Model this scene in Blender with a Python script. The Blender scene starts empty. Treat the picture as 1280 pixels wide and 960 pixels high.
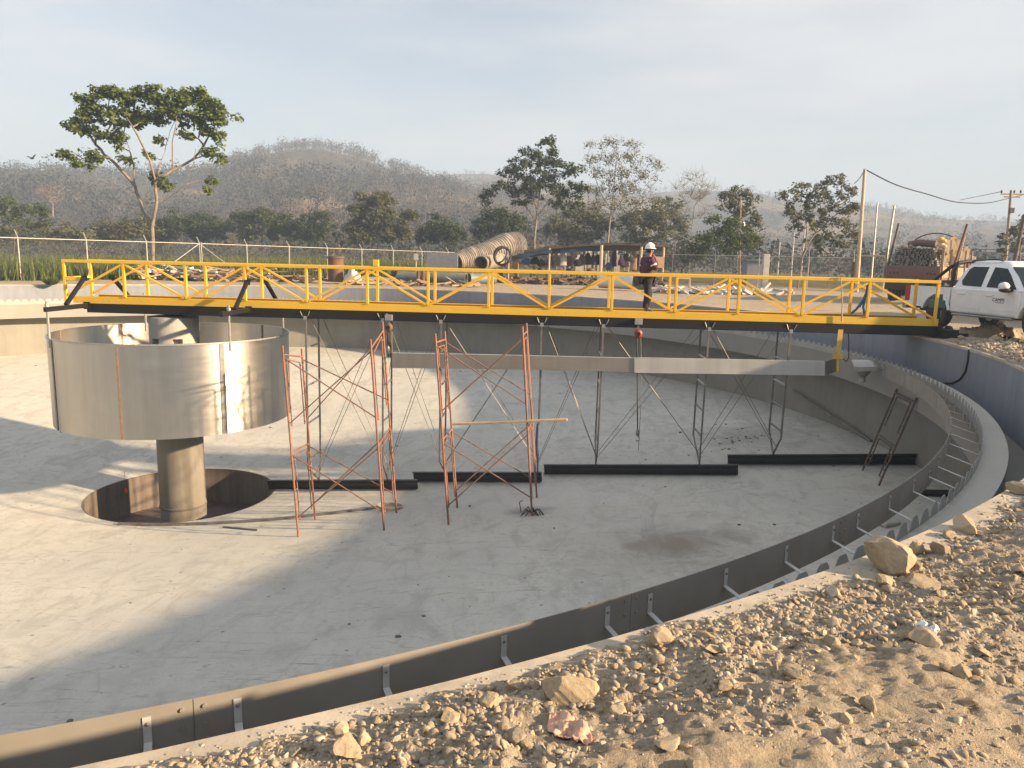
import bpy, math, random
import numpy as np
from mathutils import Vector, Matrix
random.seed(7)
RNG = np.random.default_rng(7)
SC = bpy.context.scene
COL = SC.collection
PI = math.pi

# ---------------------------------------------------------------- camera
F_PX = 935.713
CAM = np.array([10.755, -20.721, 1.825])
def cam_axes():
    ya, pi_, ro = math.radians(-2.999), math.radians(9.571), math.radians(1.335)
    Fw = np.array([math.sin(ya)*math.cos(pi_), math.cos(ya)*math.cos(pi_), -math.sin(pi_)])
    R = np.array([math.cos(ya), -math.sin(ya), 0.0])
    U = np.cross(R, Fw)
    return math.cos(ro)*R+math.sin(ro)*U, -math.sin(ro)*R+math.cos(ro)*U, Fw
CR, CU, CF = cam_axes()
cd = bpy.data.cameras.new('camera')
cam = bpy.data.objects.new('camera', cd)
COL.objects.link(cam)
cam.matrix_world = Matrix(((CR[0], CU[0], -CF[0], CAM[0]), (CR[1], CU[1], -CF[1], CAM[1]),
                           (CR[2], CU[2], -CF[2], CAM[2]), (0, 0, 0, 1)))
cd.sensor_fit = 'HORIZONTAL'
cd.sensor_width = 36.0
cd.lens = 36.0*F_PX/1280.0
cd.clip_start = 0.05
cd.clip_end = 9000
SC.camera = cam

# survey helpers: where a sight line meets a real surface of the site
def ray(u, v): return CF + (u-640)/F_PX*CR - (v-480)/F_PX*CU
def P(u, v, d): return CAM + d*ray(u, v)
def PY(u, v, y): r = ray(u, v); return CAM + (y-CAM[1])/r[1]*r
def PZ(u, v, z): r = ray(u, v); return CAM + (z-CAM[2])/r[2]*r
def PC(u, v, R, far=False):
    d = ray(u, v); a = d[0]**2+d[1]**2; b = CAM[0]*d[0]+CAM[1]*d[1]; c = CAM[0]**2+CAM[1]**2-R*R
    s = math.sqrt(max(b*b-a*c, 0)); return CAM + (-b+(s if far else -s))/a*d

# tank dimensions (metres, origin on the tank axis, z = 0 on the rim)
RW, RLI, RLO, RB, RP = 20.561, 19.657, 19.971, 19.219, 2.604
Z_WEIR, Z_LIP, Z_BAF, Z_UND = -0.632, -0.785, -0.60, -1.546
Z_FW, Z_FC = -3.39, -5.261
SL = (Z_FW-Z_FC)/(RW-RP)
def floor_z(x, y): return Z_FC + SL*max(0.0, math.hypot(x, y)-RP)
def PF(u, v):
    d = ray(u, v); lo, hi = 0.0, 80.0
    for _ in range(50):
        m = (lo+hi)/2; X = CAM+m*d
        if X[2] > floor_z(X[0], X[1]): lo = m
        else: hi = m
    return CAM+lo*d

# ---------------------------------------------------------------- numpy noise
def _hash(ix, iy, s):
    n = (ix.astype(np.int64)*374761393 + iy.astype(np.int64)*668265263 + s*1442695041) & 0xffffffff
    n = ((n ^ (n >> 13))*1274126177) & 0xffffffff
    n = n ^ (n >> 16)
    return (n & 0xffff)/65535.0
def vnoise(x, y, s=0):
    ix, iy = np.floor(x), np.floor(y); fx, fy = x-ix, y-iy
    fx = fx*fx*fx*(fx*(fx*6-15)+10); fy = fy*fy*fy*(fy*(fy*6-15)+10)
    a, b = _hash(ix, iy, s), _hash(ix+1, iy, s); c, d = _hash(ix, iy+1, s), _hash(ix+1, iy+1, s)
    return (a+(b-a)*fx)*(1-fy)+(c+(d-c)*fx)*fy
def fbm(x, y, s=0, o=4, g=.5):
    t, a, n = 0, 1.0, 0
    for k in range(o):
        t = t+a*(vnoise(x*2**k, y*2**k, s+k*17)-.5); n += a; a *= g
    return t/n*2

# ---------------------------------------------------------------- mesh helpers
class MB:
    def __init__(s): s.v, s.f, s.n = [], [], 0
    def add(s, vs, fs):
        s.v.extend([tuple(map(float, p)) for p in vs]); s.f.extend([tuple(i+s.n for i in f) for f in fs]); s.n += len(vs)
        return s
    def box(s, c, d, rz=0.0, mat=None):
        x, y, z = d[0]/2, d[1]/2, d[2]/2; ca, sa = math.cos(rz), math.sin(rz); vs = []
        for sx, sy, sz in ((-1,-1,-1),(1,-1,-1),(1,1,-1),(-1,1,-1),(-1,-1,1),(1,-1,1),(1,1,1),(-1,1,1)):
            px, py = sx*x, sy*y
            vs.append((c[0]+px*ca-py*sa, c[1]+px*sa+py*ca, c[2]+sz*z))
        return s.add(vs, [(3,2,1,0),(4,5,6,7),(0,1,5,4),(1,2,6,5),(2,3,7,6),(3,0,4,7)])
    def bar(s, p, q, w, h, up=(0,0,1)):
        p, q = Vector(p), Vector(q); t = (q-p).normalized(); u = Vector(up)
        if abs(t.dot(u)) > .98: u = Vector((0,1,0)) if abs(t.y) < .9 else Vector((1,0,0))
        a = t.cross(u).normalized()*(w/2); b = a.cross(t).normalized()*(h/2)
        vs = [e+i*a+j*b for e in (p, q) for i, j in ((-1,-1),(1,-1),(1,1),(-1,1))]
        return s.add(vs, [(3,2,1,0),(4,5,6,7),(0,1,5,4),(1,2,6,5),(2,3,7,6),(3,0,4,7)])
    def tube(s, pts, r, n=8, caps=True):
        pts = [Vector(p) for p in pts]; m = len(pts)
        rs = [float(q) for q in r] if hasattr(r, '__len__') else [float(r)]*m
        vs, fs = [], []; a = None
        for i, p in enumerate(pts):
            t = (pts[min(i+1, m-1)]-pts[max(i-1, 0)])
            t = t.normalized() if t.length > 1e-9 else Vector((0,0,1))
            if a is None:
                u = Vector((0,0,1)) if abs(t.z) < .9 else Vector((1,0,0)); a = t.cross(u).normalized()
            else:
                a = (a - t*a.dot(t)); a = a.normalized() if a.length > 1e-6 else t.orthogonal().normalized()
            b = t.cross(a)
            for k in range(n):
                an = 2*PI*k/n; vs.append(p+rs[i]*(math.cos(an)*a+math.sin(an)*b))
        for i in range(m-1):
            for k in range(n): fs.append((i*n+k, i*n+(k+1) % n, (i+1)*n+(k+1) % n, (i+1)*n+k))
        if caps: fs.append(tuple(range(n-1, -1, -1))); fs.append(tuple((m-1)*n+k for k in range(n)))
        return s.add(vs, fs)
    def lathe(s, prof, n=64, a0=0.0, a1=2*PI, c=(0,0,0), loop=False):
        full = abs(a1-a0-2*PI) < 1e-6; m = len(prof); cnt = n if full else n+1; vs, fs = [], []
        for i in range(cnt):
            an = a0+(a1-a0)*i/n; ca, sa = math.cos(an), math.sin(an)
            for r, z in prof: vs.append((c[0]+r*ca, c[1]+r*sa, c[2]+z))
        for i in range(n):
            j = (i+1) % cnt
            for k in range(m if loop else m-1):
                k2 = (k+1) % m; fs.append((i*m+k, j*m+k, j*m+k2, i*m+k2))
        if loop and not full: fs.append(tuple(range(m))); fs.append(tuple((cnt-1)*m+k for k in range(m-1, -1, -1)))
        return s.add(vs, fs)
    def ball(s, c, r, n=10, m=7):
        rx, ry, rz = r if hasattr(r, '__len__') else (r, r, r)
        vs = [(c[0], c[1], c[2]-rz)]; fs = []
        for i in range(1, m):
            ph = -PI/2+PI*i/m
            for k in range(n): vs.append((c[0]+rx*math.cos(ph)*math.cos(2*PI*k/n), c[1]+ry*math.cos(ph)*math.sin(2*PI*k/n), c[2]+rz*math.sin(ph)))
        vs.append((c[0], c[1], c[2]+rz)); T = len(vs)-1
        for k in range(n):
            fs.append((0, 1+(k+1) % n, 1+k)); fs.append((T, T-n+k, T-n+(k+1) % n))
        for i in range(m-2):
            for k in range(n): fs.append((1+i*n+k, 1+i*n+(k+1) % n, 1+(i+1)*n+(k+1) % n, 1+(i+1)*n+k))
        return s.add(vs, fs)
    def prism(s, poly, axis, lo, hi):
        # polygon (2D) extruded; axis 'x','y','z' is the extrusion axis
        n = len(poly); vs = []
        for e in (lo, hi):
            for a, b in poly: vs.append({'x': (e, a, b), 'y': (a, e, b), 'z': (a, b, e)}[axis])
        return s.add(vs, [tuple(range(n-1, -1, -1)), tuple(range(n, 2*n))]+[(i, (i+1) % n, n+(i+1) % n, n+i) for i in range(n)])

def link(name, me, mat=None, parent=None):
    o = bpy.data.objects.new(name, me); COL.objects.link(o)
    if mat: me.materials.append(mat)
    if parent: o.parent = parent
    return o
def fixn(me):
    import bmesh
    bm = bmesh.new(); bm.from_mesh(me); bmesh.ops.recalc_face_normals(bm, faces=bm.faces); bm.to_mesh(me); bm.free()
def obj(name, mb, mat, parent=None, smooth=None, bevel=0.0, world=True):
    me = bpy.data.meshes.new(name); me.from_pydata(mb.v, [], mb.f); fixn(me)
    if smooth:
        me.polygons.foreach_set('use_smooth', [True]*len(me.polygons))
        if smooth < 3.1: me.set_sharp_from_angle(angle=smooth)
    o = link(name, me, mat, parent)
    if parent is not None and world:   # coordinates were given in the world: keep them there
        o.matrix_parent_inverse = Matrix.Translation(-root_loc(parent))
    if bevel:
        b = o.modifiers.new('bevel', 'BEVEL'); b.width = bevel; b.segments = 2; b.limit_method = 'ANGLE'
    return o
def root_loc(o):
    return Vector(o.location) if o.type == 'EMPTY' else Vector((0,0,0))
def mesh_np(name, V, Fq, mat, parent=None, smooth=False, col=None):
    me = bpy.data.meshes.new(name); V = np.ascontiguousarray(V, np.float32); Fq = np.ascontiguousarray(Fq, np.int32)
    k = Fq.shape[1]; nf = len(Fq)
    me.vertices.add(len(V)); me.vertices.foreach_set('co', V.ravel())
    me.loops.add(nf*k); me.loops.foreach_set('vertex_index', Fq.ravel())
    me.polygons.add(nf); me.polygons.foreach_set('loop_start', np.arange(0, nf*k, k, dtype=np.int32))
    if smooth: me.polygons.foreach_set('use_smooth', np.ones(nf, bool))
    if col is not None:
        at = me.color_attributes.new('tint', 'FLOAT_COLOR', 'POINT')
        at.data.foreach_set('color', np.ascontiguousarray(np.concatenate([col, np.ones((len(col), 1))], 1), np.float32).ravel())
    me.update(); me.validate()
    o = link(name, me, mat, parent)
    if parent is not None: o.matrix_parent_inverse = Matrix.Translation(-root_loc(parent))
    return o
def tag(o, label, cat, group=None, kind=None):
    o['label'] = label; o['category'] = cat
    if group: o['group'] = group
    if kind: o['kind'] = kind
    return o
def thing(name, label, cat, loc=(0,0,0), rz=0.0, group=None):
    o = bpy.data.objects.new(name, None); COL.objects.link(o)
    o.location = tuple(map(float, loc)); o.rotation_euler = (0,0,rz); o.empty_display_size = .1
    return tag(o, label, cat, group)
def struct(o, label=None):
    o['kind'] = 'structure'
    if label: o['label'] = label
    return o
def dup(o, parent=None):
    c = o.copy(); COL.objects.link(c)
    if parent is not None: c.parent = parent
    for ch in list(o.children): dup(ch, c)
    return c

# ---------------------------------------------------------------- materials
class NT:
    def __init__(s, name):
        s.m = bpy.data.materials.new(name); s.m.use_nodes = True; s.t = s.m.node_tree
        s.b = s.t.nodes['Principled BSDF']; s.out = s.t.nodes['Material Output']
    def n(s, typ, **k):
        nd = s.t.nodes.new(typ)
        for a, b in k.items():
            if a.startswith('_'): nd.inputs[a[1:]].default_value = b
            else: setattr(nd, a, b)
        return nd
    def l(s, a, b): s.t.links.new(a, b)
    def coord(s, sc=(1,1,1), space='Object', rot=(0,0,0)):
        tc = s.n('ShaderNodeTexCoord'); mp = s.n('ShaderNodeMapping'); mp.inputs['Scale'].default_value = sc; mp.inputs['Rotation'].default_value = rot
        s.l(tc.outputs[space], mp.inputs['Vector']); return mp.outputs['Vector']
    def noise(s, vec, scale, detail=5, rough=.55, dist=0.0):
        nd = s.n('ShaderNodeTexNoise'); nd.inputs['Scale'].default_value = scale; nd.inputs['Detail'].default_value = detail
        nd.inputs['Roughness'].default_value = rough; nd.inputs['Distortion'].default_value = dist
        s.l(vec, nd.inputs['Vector']); return nd.outputs['Fac']
    def ramp(s, fac, stops):
        r = s.n('ShaderNodeValToRGB'); e = r.color_ramp.elements
        while len(e) < len(stops): e.new(.5)
        for el, (p, c) in zip(e, stops):
            el.position = p; el.color = (c, c, c, 1) if not hasattr(c, '__len__') else (*c, 1)
        s.l(fac, r.inputs['Fac']); return r.outputs['Color']
    def mix(s, fac, a, b, mode='MIX'):
        m = s.n('ShaderNodeMix', data_type='RGBA', blend_type=mode)
        for sock, val in ((m.inputs[0], fac), (m.inputs[6], a), (m.inputs[7], b)):
            if isinstance(val, bpy.types.NodeSocket): s.l(val, sock)
            elif hasattr(val, '__len__'): sock.default_value = (*val, 1)
            else: sock.default_value = val
        return m.outputs[2]
    def math(s, op, a, b=None):
        m = s.n('ShaderNodeMath', operation=op)
        for i, v in enumerate((a, b)):
            if v is None: continue
            if isinstance(v, bpy.types.NodeSocket): s.l(v, m.inputs[i])
            else: m.inputs[i].default_value = v
        return m.outputs[0]
    def bump(s, h, strength=.3, dist=.02):
        b = s.n('ShaderNodeBump'); b.inputs['Strength'].default_value = strength; b.inputs['Distance'].default_value = dist
        s.l(h, b.inputs['Height']); s.l(b.outputs['Normal'], s.b.inputs['Normal'])
    def set(s, **k):
        for a, v in k.items():
            sock = s.b.inputs[a.replace('_', ' ')]
            if isinstance(v, bpy.types.NodeSocket): s.l(v, sock)
            elif hasattr(v, '__len__'): sock.default_value = (*v, 1) if len(v) == 3 else v
            else: sock.default_value = v
        return s.m
def M(name, c1, c2=None, scale=3.0, rough=.75, metal=0.0, bump=0.0, bscale=30.0, bdist=.01, detail=5, lo=.35, hi=.65, spec=.5, rvar=0.0, space='Object'):
    t = NT(name); vec = t.coord(space=space)
    if c2 is None: c2 = tuple(x*.75 for x in c1)
    f = t.noise(vec, scale, detail)
    t.set(Base_Color=t.ramp(f, [(lo, c1), (hi, c2)]), Roughness=rough, Metallic=metal)
    t.b.inputs['Specular IOR Level'].default_value = spec
    if rvar: t.l(t.ramp(t.noise(vec, scale*2.3, 4), [(.3, max(rough-rvar, .05)), (.7, min(rough+rvar, 1))]), t.b.inputs['Roughness'])
    if bump: t.bump(t.noise(vec, bscale, 6, .6), bump, bdist)
    return t.m
MAT = {}
def concrete(name, base, var=.25, streak=False, scale=1.0, stain=(.16,.13,.10), stain_amt=.5, bump=.25):
    t = NT(name); v = t.coord()
    big = t.noise(v, .35*scale, 6, .6, .4); mid = t.noise(v, 2.2*scale, 7, .65, .6); fine = t.noise(v, 28*scale, 5, .7)
    c = t.ramp(big, [(.3, tuple(x*(1-var*.55) for x in base)), (.55, base), (.75, tuple(min(1, x*(1+var*.45)) for x in base))])
    c = t.mix(t.ramp(mid, [(.35, .0), (.75, .55)]), c, tuple(x*(1+var*.7) for x in base))
    c = t.mix(t.ramp(mid, [(.22, .5), (.42, 0.0)]), c, tuple(x*(1-var) for x in base))
    c = t.mix(t.ramp(fine, [(.30, .35), (.5, 0.0)]), c, tuple(x*.62 for x in base))
    if streak:
        vs = t.coord((2.0, 2.0, .16)); st = t.noise(vs, 2.0, 6, .7)
        c = t.mix(t.ramp(st, [(.42, 0.0), (.72, stain_amt)]), c, tuple(s_*1.35 for s_ in stain))
        vs2 = t.coord((1.1, 1.1, .5)); c = t.mix(t.ramp(t.noise(vs2, .8, 5, .6), [(.45, 0.0), (.7, .35)]), c, tuple(min(1, x*1.3) for x in base))
    t.set(Base_Color=c, Roughness=t.ramp(mid, [(.3, .72), (.7, .92)])); t.b.inputs['Specular IOR Level'].default_value = .3
    h = t.math('ADD', t.math('MULTIPLY', mid, .5), t.math('MULTIPLY', fine, .35)); t.bump(h, bump, .02)
    return t.m
def floor_mat():
    t = NT('tank_floor_concrete'); v = t.coord(); base = (.52, .513, .458)
    tro = t.coord((.8, .34, 1.0), rot=(0, 0, .9))
    sw = t.noise(tro, 1.5, 8, .68, 1.6); big = t.noise(v, .16, 5, .6, .5); mid = t.noise(v, .9, 7, .65, 1.2); fine = t.noise(v, 22, 4, .7)
    c = t.ramp(big, [(.3, (.455,.45,.425)), (.5, base), (.72, (.575,.555,.51))])
    c = t.mix(t.ramp(sw, [(.37, .55), (.5, 0.0)]), c, (.36,.35,.32))
    c = t.mix(t.ramp(sw, [(.52, 0.0), (.74, .45)]), c, (.58,.56,.52))
    c = t.mix(t.ramp(mid, [(.30, .60), (.48, 0.0)]), c, (.36,.35,.315))
    c = t.mix(t.ramp(fine, [(.30, .45), (.46, 0.0)]), c, (.28,.27,.245))
    # small dark pocks and dropped bits of mortar
    vo = t.n('ShaderNodeTexVoronoi'); vo.inputs['Scale'].default_value = 1.7; t.l(v, vo.inputs['Vector'])
    c = t.mix(t.ramp(vo.outputs['Distance'], [(.035, .8), (.07, 0.0)]), c, (.14,.13,.12))
    # hairline shrinkage cracks
    v2 = t.n('ShaderNodeTexVoronoi', feature='DISTANCE_TO_EDGE'); v2.inputs['Scale'].default_value = .16
    wv = t.n('ShaderNodeVectorMath', operation='ADD'); nz = t.n('ShaderNodeTexNoise'); nz.inputs['Scale'].default_value = .7; nz.inputs['Detail'].default_value = 6
    t.l(v, nz.inputs['Vector']); t.l(v, wv.inputs[0]); t.l(nz.outputs['Color'], wv.inputs[1]); t.l(wv.outputs[0], v2.inputs['Vector'])
    c = t.mix(t.ramp(v2.outputs['Distance'], [(.001, .22), (.003, 0.0)]), c, (.22,.21,.20))
    # drag marks and scratches left by trowels, boots and steel
    sv = t.coord((.18, 1.5, 1.0), rot=(0, 0, .25)); sn = t.noise(sv, 1.3, 4, .5, .8); ln_ = t.math('ABSOLUTE', t.math('SUBTRACT', sn, .5))
    c = t.mix(t.math('MULTIPLY', t.ramp(ln_, [(.002, .75), (.006, 0.0)]), t.ramp(mid, [(.40, 0.0), (.56, 1.0)])), c, (.26,.25,.225))
    foot = t.noise(v, 5.5, 5, .7); c = t.mix(t.math('MULTIPLY', t.ramp(foot, [(.32, .7), (.45, 0.0)]), t.ramp(big, [(.40, 0.0), (.55, 1.0)])), c, (.34,.325,.285))
    # the damp reddish stain on the camera side of the floor
    def spot(x, y, r, sx=1.0):
        p = t.n('ShaderNodeVectorMath', operation='SUBTRACT'); p.inputs[1].default_value = (x, y, 0); t.l(v, p.inputs[0])
        q = t.n('ShaderNodeVectorMath', operation='MULTIPLY'); q.inputs[1].default_value = (1/r*sx, 1/r, 0); t.l(p.outputs[0], q.inputs[0])
        ln = t.n('ShaderNodeVectorMath', operation='LENGTH'); t.l(q.outputs[0], ln.inputs[0])
        d = t.math('ADD', ln.outputs['Value'], t.math('MULTIPLY', t.math('SUBTRACT', mid, .5), 1.6)); return d
    a = PF(845, 680); c = t.mix(t.ramp(spot(a[0], a[1], 1.0, .75), [(.2, .8), (1.1, 0.0)]), c, (.20,.14,.105))
    a = PF(835, 690); c = t.mix(t.ramp(spot(a[0], a[1], 2.4, .8), [(.2, .45), (1.0, 0.0)]), c, (.30,.275,.22))
    a = PF(690, 620); c = t.mix(t.ramp(spot(a[0], a[1], 1.6, .5), [(.2, .45), (1.0, 0.0)]), c, (.62,.61,.58))
    a = PF(935, 545); c = t.mix(t.ramp(spot(a[0], a[1], 2.0, .8), [(.1, .5), (1.0, 0.0)]), c, (.22,.215,.20))
    a = PF(660, 640); c = t.mix(t.ramp(spot(a[0], a[1], .5, .7), [(.1, .6), (1.0, 0.0)]), c, (.16,.15,.14))
    t.set(Base_Color=c, Roughness=.85); t.b.inputs['Specular IOR Level'].default_value = .3
    t.bump(t.math('ADD', t.math('MULTIPLY', sw, .8), t.math('MULTIPLY', fine, .25)), .22, .03)
    return t.m
MAT['floor'] = floor_mat()
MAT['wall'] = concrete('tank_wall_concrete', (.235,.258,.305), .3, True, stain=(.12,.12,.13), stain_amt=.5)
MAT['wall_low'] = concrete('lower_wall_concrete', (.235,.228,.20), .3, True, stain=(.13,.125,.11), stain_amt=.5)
MAT['launder'] = concrete('launder_concrete', (.41,.40,.355), .22, False)
MAT['launder_wall'] = concrete('launder_wall_concrete', (.26,.25,.225), .22, True, stain=(.19,.17,.145), stain_amt=.35)
MAT['rim'] = concrete('rim_concrete', (.42,.37,.295), .65, False, scale=3.0)
MAT['column'] = concrete('column_concrete', (.36,.35,.325), .25, True)
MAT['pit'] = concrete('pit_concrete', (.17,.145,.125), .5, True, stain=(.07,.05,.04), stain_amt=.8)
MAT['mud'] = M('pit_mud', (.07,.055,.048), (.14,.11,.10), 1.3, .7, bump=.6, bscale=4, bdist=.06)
def brushed(name, col, r0, r1, sc=(.25,.25,7.0), streak=(4,4,.22), amt=.35, dark=.55, metal=1.0):
    t = NT(name); v = t.coord(sc); n1 = t.noise(v, 6, 5, .6); v2 = t.coord(streak); n2 = t.noise(v2, .9, 5, .6); v3 = t.coord(); n3 = t.noise(v3, 1.1, 6, .6, .8)
    c = t.mix(t.ramp(n2, [(.45, 0.0), (.75, amt)]), col, tuple(x*dark for x in col))
    c = t.mix(t.ramp(n3, [(.5, 0.0), (.75, .35)]), c, tuple(min(1, x*1.2) for x in col))
    t.set(Base_Color=c, Metallic=metal, Roughness=t.ramp(t.math('ADD', t.math('MULTIPLY', n1, .6), t.math('MULTIPLY', n3, .4)), [(.3, r0), (.7, r1)]))
    t.bump(n3, .03, .01); return t.m
MAT['steel'] = brushed('stainless_sheet', (.51,.49,.45), .36, .48, sc=(.2,.2,2.0))
_t = MAT['steel'].node_tree; _g = _t.nodes.new('ShaderNodeTangent'); _g.direction_type = 'RADIAL'; _g.axis = 'Z'
_b = _t.nodes['Principled BSDF']; _t.links.new(_g.outputs['Tangent'], _b.inputs['Tangent']); _b.inputs['Anisotropic'].default_value = .7; _b.inputs['Anisotropic Rotation'].default_value = .25
MAT['steel_plate'] = brushed('stainless_plate', (.62,.61,.58), .3, .5, sc=(.25,7,7), metal=.6)
MAT['steel_dull'] = brushed('dull_steel_plate', (.40,.37,.33), .38, .6, sc=(.25,7,7))
MAT['weir'] = M('weir_sheet', (.36,.35,.33), (.29,.285,.27), 2.0, .6, .05, bump=.05, bscale=12, rvar=.1)
MAT['baffle'] = M('baffle_sheet', (.29,.27,.24), (.235,.22,.197), 1.6, .55, .15, bump=.06, bscale=9, rvar=.12)
MAT['galv'] = M('galvanised_steel', (.42,.42,.41), (.33,.33,.33), 14, .45, .7, rvar=.1)
MAT['bracket'] = M('galvanised_bracket', (.58,.58,.57), (.46,.46,.45), 9, .5, .25)
MAT['rod'] = M('hanger_steel', (.24,.23,.215), (.16,.15,.14), 6, .5, .6)
MAT['wire'] = M('stay_wire', (.20,.19,.18), (.13,.12,.11), 8, .5, .7)
def paint(name, c, dirt=(.2,.15,.1), amt=.35, rough=.42):
    t = NT(name); v = t.coord(); a = t.noise(v, 1.6, 6, .65); b = t.noise(v, 14, 6, .7)
    col = t.mix(t.ramp(a, [(.35, 0.0), (.75, .5)]), c, tuple(x*.78 for x in c))
    col = t.mix(t.ramp(b, [(.58, 0.0), (.74, amt)]), col, dirt)
    t.set(Base_Color=col, Roughness=t.ramp(a, [(.3, rough-.07), (.7, rough+.13)])); t.bump(b, .06, .003); return t.m
MAT['yellow'] = paint('yellow_paint', (.72,.44,.025), (.30,.17,.06), .65)
MAT['yellow_deck'] = paint('yellow_deck_paint', (.62,.38,.03), (.33,.24,.12), .55, .55)
MAT['black'] = paint('black_beam_paint', (.010,.011,.014), (.03,.028,.025), .3, .55)
MAT['black'].node_tree.nodes['Principled BSDF'].inputs['Specular IOR Level'].default_value = .3
MAT['blade'] = paint('black_scraper_paint', (.012,.012,.015), (.05,.045,.04), .25, .42)
MAT['blade_edge'] = paint('lighter_blade_paint', (.045,.046,.05), (.09,.085,.08), .4, .4)  # lighter black for the middle flange of each blade
MAT['rust_orange'] = M('scaffold_orange_paint', (.275,.115,.072), (.14,.09,.068), 7, .65, 0, bump=.15, bscale=60, lo=.42, hi=.68)
MAT['rust_brace'] = M('scaffold_brace_rust', (.19,.085,.055), (.11,.075,.06), 6, .7)
MAT['rust_old'] = M('old_scaffold_rust', (.13,.085,.065), (.08,.065,.055), 6, .75)
MAT['wood'] = M('weathered_timber', (.36,.26,.17), (.22,.16,.11), 5, .85, bump=.2, bscale=40)
MAT['wood_pale'] = M('pale_timber', (.52,.41,.28), (.38,.29,.19), 5, .85, bump=.2, bscale=40)
MAT['wood_dark'] = M('dark_timber', (.14,.10,.075), (.07,.055,.045), 5, .9)
MAT['strap'] = M('yellow_webbing', (.62,.42,.10), (.5,.33,.08), 20, .8)
MAT['rope'] = M('natural_rope', (.42,.35,.26), None, 20, .9)
MAT['blue_cloth'] = M('blue_cloth', (.05,.15,.27), (.025,.08,.17), 9, .85)
MAT['hoist_red'] = M('hoist_red_paint', (.30,.055,.03), (.2,.04,.025), 9, .5)
MAT['rubber'] = M('tyre_rubber', (.022,.022,.022), (.05,.045,.04), 8, .85)
MAT['float'] = M('orange_float', (.75,.10,.06), (.6,.08,.05), 6, .5)
MAT['glass_dark'] = NT('tinted_glass').set(Base_Color=(.010,.014,.016), Roughness=.06, Specular_IOR_Level=.3)
MAT['white_paint'] = paint('white_car_paint', (.78,.79,.80), (.52,.48,.42), .18, .25)
MAT['white_paint'].node_tree.nodes['Principled BSDF'].inputs['Coat Weight'].default_value = .6
MAT['plastic_black'] = M('black_plastic', (.018,.018,.019), (.03,.03,.03), 8, .6)
MAT['rim_metal'] = M('alloy_rim', (.35,.35,.36), None, 5, .35, .8)
MAT['red_lamp'] = NT('tail_lamp').set(Base_Color=(.42,.015,.02), Roughness=.15)
MAT['clear_lamp'] = NT('lamp_lens').set(Base_Color=(.75,.72,.70), Roughness=.12)
MAT['teal'] = paint('teal_motor_paint', (.02,.10,.10), (.05,.06,.05), .4, .45)
MAT['ink'] = M('black_lettering', (.03,.03,.035), None, 3, .6)
MAT['skin'] = M('skin', (.26,.135,.085), (.22,.11,.07), 4, .55)
MAT['hair'] = M('black_hair', (.012,.010,.009), None, 20, .6)
MAT['shirt'] = M('maroon_shirt', (.085,.028,.06), (.05,.02,.045), 5, .85, bump=.5, bscale=9, bdist=.03)
MAT['navy'] = M('navy_trousers', (.009,.011,.02), (.016,.018,.03), 5, .85, bump=.5, bscale=9, bdist=.03)
MAT['reflect'] = M('silver_band', (.72,.72,.70), None, 9, .4)
MAT['helmet'] = M('white_helmet', (.85,.85,.84), (.78,.78,.77), 4, .35)
MAT['boot'] = M('brown_boot', (.09,.06,.04), None, 6, .7)
MAT['cable'] = M('black_cable', (.02,.02,.022), None, 5, .6)
MAT['grey_pipe'] = M('grey_green_pipe', (.17,.20,.19), (.11,.13,.125), 2, .55)
MAT['white_pipe'] = M('white_pipe', (.66,.67,.68), (.55,.55,.54), 2, .5)
MAT['corrugated'] = M('dusty_corrugated_pipe', (.30,.265,.22), (.16,.145,.125), 1.6, .8)
MAT['rust'] = M('rusty_steel', (.17,.09,.06), (.10,.06,.045), 2.5, .85, bump=.2)
MAT['sack'] = M('white_sack', (.66,.63,.58), (.5,.47,.42), 3, .85, bump=.5, bscale=6, bdist=.04)
MAT['card'] = M('cardboard', (.45,.29,.16), None, 4, .85)
MAT['tin_roof'] = M('old_tin_roof', (.06,.045,.037), (.035,.028,.025), 1.6, .75)
MAT['tarp_blue'] = M('blue_tarp', (.02,.055,.12), (.012,.03,.07), 2, .55)
MAT['galv_post'] = M('fence_galvanised', (.44,.43,.40), (.36,.35,.33), 5, .5, .5)
MAT['chain'] = M('fence_wire', (.24,.24,.225), None, 4, .5, .6)
MAT['post_conc'] = M('pale_concrete_post', (.50,.48,.45), (.4,.39,.37), 2, .9)
MAT['load'] = M('bundled_bars', (.12,.115,.11), (.22,.20,.18), 5, .8)
MAT['truck_red'] = paint('faded_red_truck_paint', (.135,.078,.072), (.13,.10,.085), .5, .65)
def bag_mat():
    t = NT('pink_plastic_bag'); v = t.coord(); n = t.noise(v, 7, 4, .6)
    t.set(Base_Color=t.ramp(n, [(.35, (.62,.22,.16)), (.5, (.60,.36,.25)), (.7, (.48,.33,.24))]), Roughness=.4); t.bump(t.noise(v, 18, 5), .4, .01); return t.m
MAT['bag'] = bag_mat()
MAT['paper'] = M('white_scrap', (.8,.79,.76), (.62,.6,.57), 9, .7)
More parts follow.
